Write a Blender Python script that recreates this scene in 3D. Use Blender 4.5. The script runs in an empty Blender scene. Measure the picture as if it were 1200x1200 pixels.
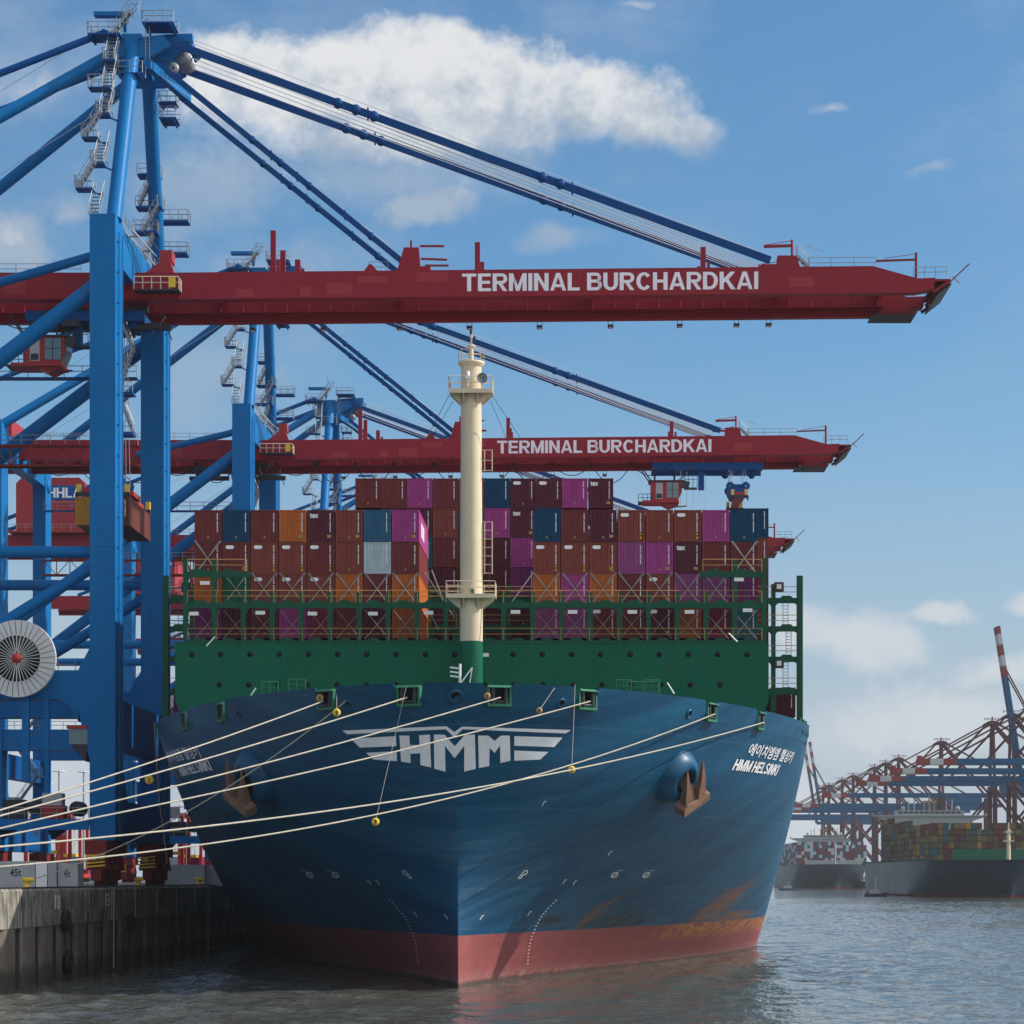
import bpy, math, random
import numpy as np
from math import radians, sin, cos, pi, sqrt, floor
from mathutils import Vector, Matrix

random.seed(7)
S = bpy.context.scene
COL = S.collection

# ------------------------------------------------------------------ camera
F, CX, CY, CAMZ = 2850.0, 690.0, 1029.0, 8.6      # focal length and optical axis measured on the photograph
cam = bpy.data.cameras.new('camera'); cam_ob = bpy.data.objects.new('camera', cam); COL.objects.link(cam_ob)
cam_ob.location = (0, 0, CAMZ); cam_ob.rotation_euler = (radians(90), 0, 0)
cam.sensor_width = 36.0; cam.lens = 36.0 * F / 1200.0
cam.shift_x = -(CX - 600) / 1200.0; cam.shift_y = (CY - 600) / 1200.0
cam.clip_start = 1.0; cam.clip_end = 60000
S.camera = cam_ob

SUN_EL, SUN_AZ = 40.0, 85.0       # azimuth clockwise from +Y
sd = Vector((sin(radians(SUN_AZ)) * cos(radians(SUN_EL)), cos(radians(SUN_AZ)) * cos(radians(SUN_EL)), sin(radians(SUN_EL))))
sun = bpy.data.lights.new('sun', 'SUN'); sun.energy = 5.0; sun.angle = radians(0.5); sun.color = (1.0, 0.93, 0.83)
sun_ob = bpy.data.objects.new('sun', sun); COL.objects.link(sun_ob)
sun_ob.rotation_euler = (-sd).to_track_quat('-Z', 'Y').to_euler()

S.view_settings.view_transform = 'Standard'
try: S.view_settings.look = 'None'
except Exception: pass
S.view_settings.exposure = 0.0
S.view_settings.gamma = 1.0
S.render.engine = 'CYCLES'
S.cycles.max_bounces = 6; S.cycles.diffuse_bounces = 3; S.cycles.glossy_bounces = 3
S.cycles.volume_bounces = 0
S.cycles.use_denoising = True

# ------------------------------------------------------------------ node helpers
class NT:
    def __init__(s, tree): s.t = tree; s.n = tree.nodes; s.l = tree.links
    def new(s, typ, **kw):
        n = s.n.new(typ)
        for k, v in kw.items(): setattr(n, k, v)
        return n
    def put(s, sock, v):
        if isinstance(v, bpy.types.NodeSocket): s.l.new(v, sock)
        elif v is not None:
            try: sock.default_value = v
            except Exception: sock.default_value = (v, v, v)
    def m(s, op, a, b=None, c=None, clamp=False):
        n = s.new('ShaderNodeMath', operation=op, use_clamp=clamp)
        s.put(n.inputs[0], a)
        if b is not None: s.put(n.inputs[1], b)
        if c is not None: s.put(n.inputs[2], c)
        return n.outputs[0]
    def mix(s, f, a, b, blend='MIX'):
        n = s.new('ShaderNodeMix', data_type='RGBA', blend_type=blend)
        s.put(n.inputs[0], f); s.put(n.inputs[6], a); s.put(n.inputs[7], b)
        return n.outputs[2]
    def ramp(s, v, lo, hi):
        n = s.new('ShaderNodeMapRange', interpolation_type='SMOOTHSTEP', clamp=True)
        s.put(n.inputs[0], v); s.put(n.inputs[1], lo); s.put(n.inputs[2], hi)
        return n.outputs[0]
    def noise(s, vec, scale, detail=4, rough=0.55, dist=0.0, out=0):
        n = s.new('ShaderNodeTexNoise')
        if vec is not None: s.l.new(vec, n.inputs['Vector'])
        n.inputs['Scale'].default_value = scale; n.inputs['Detail'].default_value = detail
        n.inputs['Roughness'].default_value = rough; n.inputs['Distortion'].default_value = dist
        return n.outputs[out]
    def comb(s, x, y, z):
        n = s.new('ShaderNodeCombineXYZ'); s.put(n.inputs[0], x); s.put(n.inputs[1], y); s.put(n.inputs[2], z); return n.outputs[0]
    def vmap(s, vec, sc, loc=(0, 0, 0)):
        n = s.new('ShaderNodeMapping'); s.l.new(vec, n.inputs[0]); n.inputs['Scale'].default_value = sc; n.inputs['Location'].default_value = loc
        return n.outputs[0]

# ------------------------------------------------------------------ sky: Nishita air plus cumulus laid out by direction
W = bpy.data.worlds.new('World'); S.world = W; W.use_nodes = True
T = NT(W.node_tree)
for n in list(T.n): T.n.remove(n)
out = T.new('ShaderNodeOutputWorld'); bg = T.new('ShaderNodeBackground')
sky = T.new('ShaderNodeTexSky', sky_type='NISHITA', sun_disc=False)
sky.sun_elevation = radians(SUN_EL); sky.sun_rotation = radians(SUN_AZ)
sky.altitude = 0; sky.air_density = 1.0; sky.dust_density = 1.2; sky.ozone_density = 2.5
tc = T.new('ShaderNodeTexCoord'); sep = T.new('ShaderNodeSeparateXYZ'); T.l.new(tc.outputs['Generated'], sep.inputs[0])
dx, dy, dz = sep.outputs
den = T.m('MAXIMUM', T.m('ABSOLUTE', dy), 0.12)
U = T.m('DIVIDE', dx, den); V = T.m('DIVIDE', dz, den)
uv = T.comb(U, V, T.m('MULTIPLY', dy, 0.3))
warp = T.noise(uv, 9.0, 5, 0.6, out=1)
wsep = T.new('ShaderNodeSeparateXYZ'); T.l.new(warp, wsep.inputs[0])
U2 = T.m('ADD', U, T.m('MULTIPLY', T.m('SUBTRACT', wsep.outputs[0], 0.5), 0.075))
V2 = T.m('ADD', V, T.m('MULTIPLY', T.m('SUBTRACT', wsep.outputs[1], 0.5), 0.055))
def blobs(lst):
    acc = None
    for (px, py, rx, ry, k) in lst:
        a = T.m('DIVIDE', T.m('SUBTRACT', U2, (px - CX) / F), rx / F)
        b = T.m('DIVIDE', T.m('SUBTRACT', V2, (CY - py) / F), ry / F)
        r = T.m('ADD', T.m('MULTIPLY', a, a), T.m('MULTIPLY', b, b))
        v = T.m('MULTIPLY', T.m('SUBTRACT', 1.0, T.m('SQRT', r)), k)
        acc = v if acc is None else T.m('SMOOTH_MAX', acc, v, 0.12)
    return acc
fb = T.noise(uv, 26.0, 12, 0.64)
fine = T.m('SUBTRACT', fb, 0.5)
soft = T.noise(T.comb(T.m('MULTIPLY', U, 0.6), V, 0.0), 11.0, 7, 0.6)
dense = blobs([(300, 105, 150, 85, 1.0), (420, 88, 135, 78, 1.0), (570, 112, 150, 88, 1.1), (690, 145, 100, 62, 1.0), (745, 180, 85, 30, 1.0), (500, 170, 230, 45, 0.9)])
low_edge = T.ramp(V2, (CY - 120) / F, (CY - 215) / F)      # the underside dissolves into veils
dcov = T.m('MULTIPLY', T.ramp(T.m('ADD', dense, T.m('MULTIPLY', fine, 1.6)), T.m('SUBTRACT', 0.0, T.m('MULTIPLY', low_edge, 0.12)), T.m('ADD', 0.50, T.m('MULTIPLY', low_edge, 0.40))), 0.95)
thin = blobs([(500, 252, 60, 26, 1.0), (640, 288, 70, 14, 0.8), (20, 285, 120, 55, 1.0), (260, 240, 150, 75, 1.0), (340, 320, 170, 75, 0.9), (250, 420, 170, 110, 0.8), (450, 215, 200, 45, 0.8),
              (985, 752, 120, 42, 0.9), (1085, 716, 45, 11, 1.0), (1190, 700, 35, 14, 1.0), (960, 128, 40, 10, 0.8), (730, 15, 45, 14, 0.7), (1085, 205, 45, 12, 0.6),
              (1080, 850, 220, 55, 0.9), (60, 120, 90, 50, 0.6), (950, 960, 90, 40, 1.1), (60, 860, 150, 160, 0.8)])
tcov = T.m('MULTIPLY', T.ramp(T.m('ADD', thin, T.m('MULTIPLY', fine, 1.5)), -0.05, 0.95), 0.62)
low = blobs([(990, 752, 125, 48, 1.1), (1085, 716, 58, 17, 1.1), (1195, 702, 45, 20, 1.1), (955, 950, 80, 75, 1.2), (1110, 845, 190, 55, 0.9), (1170, 790, 90, 25, 0.7), (15, 285, 105, 48, 1.1), (500, 252, 55, 26, 1.0), (90, 250, 60, 40, 0.7)])
tcov = T.m('MAXIMUM', tcov, T.m('MULTIPLY', T.ramp(T.m('ADD', low, T.m('MULTIPLY', fine, 1.7)), 0.0, 0.75), 0.85))
wisp = T.m('MULTIPLY', T.ramp(soft, 0.45, 0.78), 0.30)
# unseen cloud behind and overhead, added to lift the ambient light
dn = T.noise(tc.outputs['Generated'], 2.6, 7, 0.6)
over = T.m('MULTIPLY', T.ramp(dn, 0.40, 0.60), T.ramp(V, 0.375, 0.47))  # overhead cloud added above the frame to brighten the water reflections
fill_cloud = T.m('MULTIPLY', T.ramp(dn, 0.40, 0.62), T.ramp(dy, 0.45, 0.1))
cov = T.m('MAXIMUM', T.m('MAXIMUM', dcov, tcov), T.m('MAXIMUM', wisp, T.m('MAXIMUM', fill_cloud, over)))
base = T.mix(1.0, sky.outputs[0], (0.62, 0.95, 1.10, 1), 'MULTIPLY')
# pale band of moist air close to the horizon
hz = T.ramp(V, 0.24, 0.01)
base = T.mix(T.m('MULTIPLY', hz, 0.85), base, (4.0, 4.45, 5.2, 1))
uvo = T.comb(T.m('ADD', U, 0.007), T.m('ADD', V, 0.008), T.m('MULTIPLY', dy, 0.3))
lit = T.m('ADD', 0.5, T.m('MULTIPLY', T.m('SUBTRACT', T.noise(uv, 16.0, 7, 0.62), T.noise(uvo, 16.0, 7, 0.62)), 3.0))
shade = T.ramp(T.m('ADD', T.m('MULTIPLY', T.m('SUBTRACT', V2, (CY - 190) / F), 22.0), T.m('MULTIPLY', T.m('SUBTRACT', lit, 0.5), 1.6)), -0.35, 0.95)
shade = T.m('MAXIMUM', shade, T.m('MULTIPLY', T.ramp(V, 0.20, 0.10), 0.62))
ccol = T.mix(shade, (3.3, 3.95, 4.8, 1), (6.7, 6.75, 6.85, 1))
ccol = T.mix(T.m('MAXIMUM', T.ramp(dy, 0.35, 0.0), T.ramp(V, 0.375, 0.47)), ccol, T.mix(T.ramp(dx, -0.5, 0.6), (3.6, 4.0, 4.6, 1), (15.5, 15.0, 14.4, 1)))     # added out-of-view cloud, brighter at right to shape the fill light
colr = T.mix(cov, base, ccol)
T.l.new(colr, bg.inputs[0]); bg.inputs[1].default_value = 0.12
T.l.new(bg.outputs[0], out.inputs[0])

# ------------------------------------------------------------------ materials
MATS = {}
def newmat(name):
    m = bpy.data.materials.new(name); m.use_nodes = True
    t = NT(m.node_tree); b = m.node_tree.nodes['Principled BSDF']
    MATS[name] = m
    return m, t, b
def paint(name, c, rough=0.5, var=0.18, scale=0.6, metal=0.0, dirt=0.0, spec=0.22, streak=True):
    m, t, b = newmat(name)
    tcn = t.new('ShaderNodeTexCoord'); v = tcn.outputs['Object']
    n1 = t.noise(v, scale, 5, 0.6)
    n2 = t.noise(t.vmap(v, (2.5, 2.5, 0.22)), 1.4, 4, 0.6) if streak else t.noise(v, scale * 7, 4, 0.6)
    k = t.m('ADD', t.m('MULTIPLY', t.m('SUBTRACT', n1, 0.5), var * 2), t.m('MULTIPLY', t.m('SUBTRACT', n2, 0.5), var * 1.4))
    k = t.m('ADD', k, 1.0)
    col = t.mix(1.0, (*c, 1), t.comb(k, k, k), 'MULTIPLY')
    if dirt:
        dm = t.m('MULTIPLY', t.ramp(t.noise(t.vmap(v, (1.2, 1.2, 0.35)), 0.9, 6, 0.7), 0.5, 0.75), dirt)
        col = t.mix(dm, col, (0.07, 0.045, 0.03, 1))
    if name.startswith('crane'):
        fade = t.m('MULTIPLY', t.ramp(t.noise(t.vmap(v, (0.5, 0.5, 0.12)), 0.55, 6, 0.7), 0.52, 0.72), 0.28)
        col = t.mix(fade, col, (c[0] * 0.7 + 0.05, c[1] * 0.7 + 0.06, c[2] * 0.7 + 0.06, 1))
        grim = t.m('MULTIPLY', t.ramp(t.noise(t.vmap(v, (3.5, 3.5, 0.09)), 1.0, 6, 0.7), 0.58, 0.75), 0.35)
        col = t.mix(grim, col, (c[0] * 0.3 + 0.008, c[1] * 0.3 + 0.006, c[2] * 0.3 + 0.006, 1))
    t.l.new(col, b.inputs['Base Color'])
    b.inputs['Roughness'].default_value = rough; b.inputs['Metallic'].default_value = metal
    b.inputs['Specular IOR Level'].default_value = spec
    t.l.new(t.m('ADD', rough - 0.1, t.m('MULTIPLY', n1, 0.2)), b.inputs['Roughness'])
    return m
paint('crane_blue', (0.001, 0.136, 0.375), 0.45, 0.16, 0.22, dirt=0.05, spec=0.12)
paint('stay_blue', (0.001, 0.055, 0.20), 0.5, 0.14, 0.3, spec=0.12)
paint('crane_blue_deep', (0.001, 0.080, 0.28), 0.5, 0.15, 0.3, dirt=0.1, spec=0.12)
paint('crane_red', (0.265, 0.009, 0.024), 0.5, 0.16, 0.22, dirt=0.15)
paint('house_red', (0.33, 0.03, 0.035), 0.5, 0.15)
paint('bogie_red', (0.20, 0.02, 0.02), 0.6, 0.25, dirt=0.4)
paint('galvanised', (0.27, 0.29, 0.31), 0.5, 0.15, 2.0, metal=0.4)
paint('rope_steel', (0.50, 0.52, 0.54), 0.5, 0.1, 2.0)
paint('dark_steel', (0.035, 0.04, 0.05), 0.5, 0.2, 1.0)
paint('mooring_rope', (0.40, 0.37, 0.31), 0.9, 0.3, 1.2, dirt=0.25)
paint('white_paint', (0.78, 0.78, 0.76), 0.5, 0.08, 1.0)
paint('letter_white', (0.82, 0.81, 0.85), 0.6, 0.12, 0.8)
paint('hull_letter', (0.80, 0.83, 0.88), 0.6, 0.14, 0.5, dirt=0.12)
paint('deck_green', (0.004, 0.105, 0.060), 0.55, 0.22, 0.3, dirt=0.22, spec=0.12)
paint('frame_green', (0.003, 0.078, 0.040), 0.55, 0.2, 0.8, dirt=0.15)
paint('chock_green', (0.025, 0.15, 0.085), 0.5, 0.2, 1.5, dirt=0.3)
paint('mast_cream', (0.64, 0.53, 0.38), 0.55, 0.10, 0.5, dirt=0.12)
paint('rail_yellow', (0.42, 0.25, 0.09), 0.55, 0.2, 1.5)
paint('safety_yellow', (0.75, 0.50, 0.05), 0.5, 0.15, 1.5, dirt=0.15)
paint('lash_steel', (0.30, 0.27, 0.27), 0.5, 0.15, 2.0)
paint('black_hole', (0.008, 0.008, 0.009), 0.8, 0.1)
paint('rubber', (0.018, 0.018, 0.02), 0.85, 0.3, 2.0)
paint('orange_rust', (0.21, 0.125, 0.09), 0.8, 0.4, 1.5, dirt=0.4)
paint('reel_grey', (0.62, 0.63, 0.63), 0.5, 0.08, 1.0)
paint('lane_white', (0.72, 0.72, 0.70), 0.6, 0.1)
paint('truck_red', (0.50, 0.04, 0.03), 0.45, 0.12)
paint('far_red', (0.085, 0.022, 0.024), 0.6, 0.12)
paint('far_tip_red', (0.24, 0.04, 0.03), 0.6, 0.12)
paint('far_white', (0.48, 0.48, 0.48), 0.6, 0.1)
paint('far_blue', (0.005, 0.075, 0.185), 0.55, 0.12)
paint('far_hull_dark', (0.008, 0.022, 0.045), 0.45, 0.2, 0.05)
paint('far_hull_grey', (0.20, 0.20, 0.21), 0.5, 0.15, 0.05)
paint('ship_white', (0.38, 0.39, 0.40), 0.5, 0.1)
paint('shed_grey', (0.35, 0.36, 0.38), 0.7, 0.15)
paint('hat_brass', (0.42, 0.30, 0.12), 0.4, 0.2, 2.0)
CONT = {'maroon': (0.165, 0.032, 0.034), 'brown': (0.22, 0.052, 0.040), 'dark maroon': (0.100, 0.020, 0.034), 'crimson': (0.20, 0.020, 0.055),
        'navy blue': (0.006, 0.052, 0.120), 'blue': (0.030, 0.110, 0.200), 'magenta': (0.34, 0.050, 0.215), 'mauve': (0.27, 0.065, 0.19), 'orange': (0.44, 0.115, 0.025),
        'rusty orange': (0.33, 0.085, 0.030), 'pale grey': (0.42, 0.49, 0.54), 'green': (0.010, 0.115, 0.055), 'purple': (0.17, 0.028, 0.13), 'teal': (0.03, 0.10, 0.13),
        'ochre': (0.40, 0.20, 0.03), 'yellow': (0.20, 0.14, 0.045), 'olive': (0.11, 0.09, 0.04), 'rust': (0.13, 0.035, 0.028), 'white': (0.50, 0.50, 0.50)}
for k, c in CONT.items(): paint('box ' + k, c, 0.6, 0.28, 0.9, dirt=0.22, spec=0.15)

def hull_mat():
    m, t, b = newmat('hull_blue')
    tcn = t.new('ShaderNodeTexCoord'); v = tcn.outputs['Object']
    sp = t.new('ShaderNodeSeparateXYZ'); t.l.new(v, sp.inputs[0])
    X, Y, Z = sp.outputs                     # hull-local: X athwart from centreline, Y aft of the stem, Z above water
    big = t.noise(v, 0.10, 5, 0.6)
    # wash and scrape marks sweep aft and down along the flare
    sx = t.m('SUBTRACT', Y, t.m('MULTIPLY', Z, 2.8))
    st = t.noise(t.comb(t.m('MULTIPLY', sx, 0.55), t.m('MULTIPLY', Z, 0.05), t.m('SIGN', X)), 1.0, 7, 0.68)
    st2 = t.noise(t.comb(t.m('MULTIPLY', sx, 0.13), t.m('MULTIPLY', Z, 0.06), t.m('MULTIPLY', t.m('SIGN', X), 3.0)), 1.0, 5, 0.6)
    c0 = t.mix(t.ramp(st2, 0.38, 0.66), (0.001, 0.055, 0.130, 1), (0.003, 0.088, 0.180, 1))
    wear = t.m('MULTIPLY', t.ramp(t.noise(t.comb(t.m('MULTIPLY', sx, 0.07), t.m('MULTIPLY', Z, 0.16), t.m('MULTIPLY', t.m('SIGN', X), 5.0)), 1.0, 6, 0.65), 0.42, 0.62), t.ramp(Z, 20.0, 9.0))
    c0 = t.mix(t.m('MULTIPLY', t.ramp(st, 0.40, 0.72), t.m('ADD', 0.12, t.m('MULTIPLY', wear, 0.38))), c0, (0.060, 0.135, 0.205, 1))
    c0 = t.mix(t.m('MULTIPLY', wear, 0.07), c0, (0.12, 0.16, 0.20, 1))
    c0 = t.mix(t.m('MULTIPLY', t.ramp(big, 0.5, 0.7), 0.3), c0, (0.003, 0.042, 0.115, 1))
    # plate seams
    zz = t.m('ABSOLUTE', t.m('SUBTRACT', t.m('FRACT', t.m('DIVIDE', Z, 3.1)), 0.5))
    yy = t.m('ABSOLUTE', t.m('SUBTRACT', t.m('FRACT', t.m('DIVIDE', t.m('ADD', Y, t.m('MULTIPLY', t.m('FLOOR', t.m('DIVIDE', Z, 3.1)), 4.3)), 11.0)), 0.5))
    seam = t.m('MULTIPLY', t.m('MAXIMUM', t.ramp(zz, 0.014, 0.0), t.m('MULTIPLY', t.ramp(yy, 0.004, 0.0), 0.7)), t.m('ADD', 0.26, t.m('MULTIPLY', t.ramp(st, 0.4, 0.7), 0.35)))
    c0 = t.mix(seam, c0, (0.10, 0.17, 0.25, 1))
    # rust low on the port side, soot scuffs above the boot line
    def spot(y0, z0, ry, rz, side=1):
        a = t.m('DIVIDE', t.m('SUBTRACT', t.m('SUBTRACT', Y, t.m('MULTIPLY', Z, 0.9)), y0 - z0 * 0.9), ry); c = t.m('DIVIDE', t.m('SUBTRACT', Z, z0), rz)
        r = t.m('SUBTRACT', 1.0, t.m('ADD', t.m('MULTIPLY', a, a), t.m('MULTIPLY', c, c)))
        r = t.m('ADD', r, t.m('ADD', t.m('MULTIPLY', t.m('SUBTRACT', t.noise(t.comb(t.m('MULTIPLY', sx, 0.5), t.m('MULTIPLY', Z, 0.8), 0.0), 1.3, 8, 0.75), 0.52), 5.5), t.m('MULTIPLY', t.m('SUBTRACT', st, 0.5), 2.5)))
        return t.m('MULTIPLY', t.ramp(r, 0.1, 0.9), t.m('GREATER_THAN', X, 0.0))
    rust = t.m('MAXIMUM', t.m('MAXIMUM', spot(64, 6.0, 8, 2.6), spot(74, 4.6, 16, 0.8)), t.m('MULTIPLY', spot(30, 6.0, 2.5, 2.0), 0.6))
    soot = t.m('MAXIMUM', spot(36, 4.9, 12, 0.9), spot(22, 5.0, 3, 0.5))
    c0 = t.mix(t.m('MULTIPLY', soot, 0.85), c0, (0.035, 0.03, 0.026, 1))
    c0 = t.mix(t.m('MULTIPLY', rust, 0.88), c0, (0.24, 0.095, 0.032, 1))
    # pale scrape lines swept aft below the anchors
    scr = t.m('MULTIPLY', t.ramp(t.noise(t.comb(t.m('MULTIPLY', sx, 1.6), t.m('MULTIPLY', Z, 0.03), t.m('SIGN', X)), 1.4, 8, 0.72), 0.62, 0.80), t.ramp(t.m('ABSOLUTE', t.m('SUBTRACT', Z, 9.5)), 7.0, 2.0))
    c0 = t.mix(t.m('MULTIPLY', scr, 0.65), c0, (0.17, 0.22, 0.28, 1))
    # rust drips under the chocks
    dr = t.m('MULTIPLY', t.ramp(t.noise(t.vmap(v, (1.1, 1.1, 0.10)), 1.3, 5, 0.65), 0.60, 0.78), t.ramp(Z, 15.5, 21.6))
    c0 = t.mix(t.m('MULTIPLY', dr, 0.45), c0, (0.10, 0.06, 0.05, 1))
    t.l.new(c0, b.inputs['Base Color'])
    t.l.new(t.m('ADD', 0.26, t.m('MULTIPLY', st, 0.3)), b.inputs['Roughness'])
    b.inputs['Specular IOR Level'].default_value = 0.30
    bp = t.new('ShaderNodeBump'); bp.inputs['Strength'].default_value = 0.25; bp.inputs['Distance'].default_value = 0.25
    t.l.new(t.m('ADD', t.noise(t.vmap(v, (0.35, 0.35, 0.35)), 1.0, 3, 0.5), t.m('MULTIPLY', t.m('ADD', t.m('SINE', t.m('MULTIPLY', Y, 7.4)), t.m('SINE', t.m('MULTIPLY', Z, 7.0))), 0.035)), bp.inputs['Height']); t.l.new(bp.outputs[0], b.inputs['Normal'])
    m, t, b = newmat('hull_red')
    tcn = t.new('ShaderNodeTexCoord'); v = tcn.outputs['Object']
    sp = t.new('ShaderNodeSeparateXYZ'); t.l.new(v, sp.inputs[0]); X, Y, Z = sp.outputs
    n = t.noise(v, 0.35, 6, 0.65); n3 = t.noise(t.vmap(v, (0.5, 0.5, 4.0)), 1.0, 5, 0.6)
    c = t.mix(n, (0.17, 0.030, 0.034, 1), (0.34, 0.085, 0.085, 1))
    c = t.mix(t.m('MULTIPLY', t.ramp(n3, 0.55, 0.75), 0.35), c, (0.36, 0.17, 0.16, 1))
    salt = t.m('MULTIPLY', t.ramp(Z, 1.6, 0.2), t.ramp(t.noise(v, 1.2, 6, 0.7), 0.35, 0.7))
    c = t.mix(t.m('MULTIPLY', salt, 0.5), c, (0.42, 0.33, 0.30, 1))
    wet = t.ramp(t.m('ADD', Z, t.m('MULTIPLY', t.m('SUBTRACT', t.noise(v, 1.5, 5, 0.7), 0.5), 0.7)), 0.62, 0.30)
    c = t.mix(t.m('MULTIPLY', wet, 0.85), c, (0.035, 0.026, 0.018, 1))
    scuff = t.m('MULTIPLY', t.ramp(t.noise(t.comb(t.m('SUBTRACT', t.m('MULTIPLY', Y, 0.9), t.m('MULTIPLY', Z, 1.4)), t.m('MULTIPLY', Z, 0.25), 0.0), 1.2, 7, 0.72), 0.56, 0.68), t.ramp(Y, 36, 52))
    c = t.mix(t.m('MULTIPLY', scuff, t.m('MULTIPLY', t.ramp(Z, 2.6, 1.2), 0.75)), c, (0.07, 0.035, 0.04, 1))
    ora = t.m('MULTIPLY', t.m('MULTIPLY', t.ramp(t.noise(t.vmap(v, (1, 1, 2.2)), 0.6, 7, 0.72), 0.44, 0.56), t.ramp(Z, 2.2, 3.4)), t.m('MULTIPLY', t.ramp(Y, 46, 60), t.m('GREATER_THAN', X, 0.0)))
    c = t.mix(t.m('MULTIPLY', ora, 0.95), c, (0.46, 0.20, 0.04, 1))
    t.l.new(c, b.inputs['Base Color']); b.inputs['Roughness'].default_value = 0.6
hull_mat()

def concrete():
    m, t, b = newmat('concrete')
    v = t.new('ShaderNodeTexCoord').outputs['Object']
    n = t.noise(v, 0.5, 7, 0.65); st = t.noise(t.vmap(v, (2.2, 2.2, 0.16)), 1.0, 6, 0.7)
    c = t.mix(n, (0.20, 0.19, 0.165, 1), (0.42, 0.40, 0.35, 1))
    c = t.mix(t.m('MULTIPLY', t.ramp(st, 0.40, 0.62), 0.85), c, (0.055, 0.052, 0.034, 1))
    zs = t.new('ShaderNodeSeparateXYZ'); t.l.new(v, zs.inputs[0])
    blot = t.m('MULTIPLY', t.ramp(t.noise(v, 0.35, 8, 0.7), 0.48, 0.6), 0.6)
    c = t.mix(blot, c, (0.07, 0.066, 0.05, 1))
    t.l.new(c, b.inputs['Base Color']); b.inputs['Roughness'].default_value = 0.9
    m, t, b = newmat('block_concrete')
    v = t.new('ShaderNodeTexCoord').outputs['Object']
    c = t.mix(t.noise(v, 0.8, 6, 0.6), (0.30, 0.31, 0.31, 1), (0.46, 0.47, 0.47, 1))
    t.l.new(c, b.inputs['Base Color']); b.inputs['Roughness'].default_value = 0.9
    m, t, b = newmat('sheet_pile')
    v = t.new('ShaderNodeTexCoord').outputs['Object']
    sp = t.new('ShaderNodeSeparateXYZ'); t.l.new(v, sp.inputs[0])
    n = t.noise(v, 0.9, 7, 0.7)
    c = t.mix(n, (0.045, 0.034, 0.028, 1), (0.20, 0.16, 0.13, 1))
    tide = t.ramp(t.m('ADD', sp.outputs[2], t.m('MULTIPLY', t.m('SUBTRACT', t.noise(v, 1.3, 5, 0.6), 0.5), 1.6)), 2.2, 0.9)
    c = t.mix(t.m('MULTIPLY', t.ramp(t.noise(t.vmap(v, (3, 3, 0.3)), 1.0, 5, 0.7), 0.45, 0.7), 0.5), c, (0.27, 0.24, 0.21, 1))
    c = t.mix(t.m('MULTIPLY', tide, 0.8), c, (0.022, 0.026, 0.014, 1))
    t.l.new(c, b.inputs['Base Color']); b.inputs['Roughness'].default_value = 0.85
    m, t, b = newmat('quay_ground')
    v = t.new('ShaderNodeTexCoord').outputs['Object']
    c = t.mix(t.noise(v, 0.2, 7, 0.65), (0.10, 0.10, 0.10, 1), (0.22, 0.21, 0.20, 1))
    t.l.new(c, b.inputs['Base Color']); b.inputs['Roughness'].default_value = 0.9
    m, t, b = newmat('water')
    v = t.new('ShaderNodeTexCoord').outputs['Object']
    c = t.mix(t.noise(v, 0.02, 4, 0.6), (0.066, 0.070, 0.058, 1), (0.096, 0.100, 0.088, 1))
    t.l.new(c, b.inputs['Base Color']); b.inputs['Roughness'].default_value = 0.06
    b.inputs['IOR'].default_value = 1.33
    h = t.m('ADD', t.noise(t.vmap(v, (1.0, 0.45, 1)), 1.5, 3, 0.55, 0.3), t.m('MULTIPLY', t.noise(t.vmap(v, (0.5, 0.25, 1)), 0.5, 3, 0.5, 0.3), 2.6))
    bp = t.new('ShaderNodeBump'); bp.inputs['Strength'].default_value = 1.0; bp.inputs['Distance'].default_value = 0.16
    t.l.new(h, bp.inputs['Height']); t.l.new(bp.outputs[0], b.inputs['Normal'])
    m, t, b = newmat('glass')
    b.inputs['Base Color'].default_value = (0.10, 0.17, 0.19, 1); b.inputs['Roughness'].default_value = 0.08; b.inputs['Specular IOR Level'].default_value = 0.8
concrete()
def M(n): return MATS[n]

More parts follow.
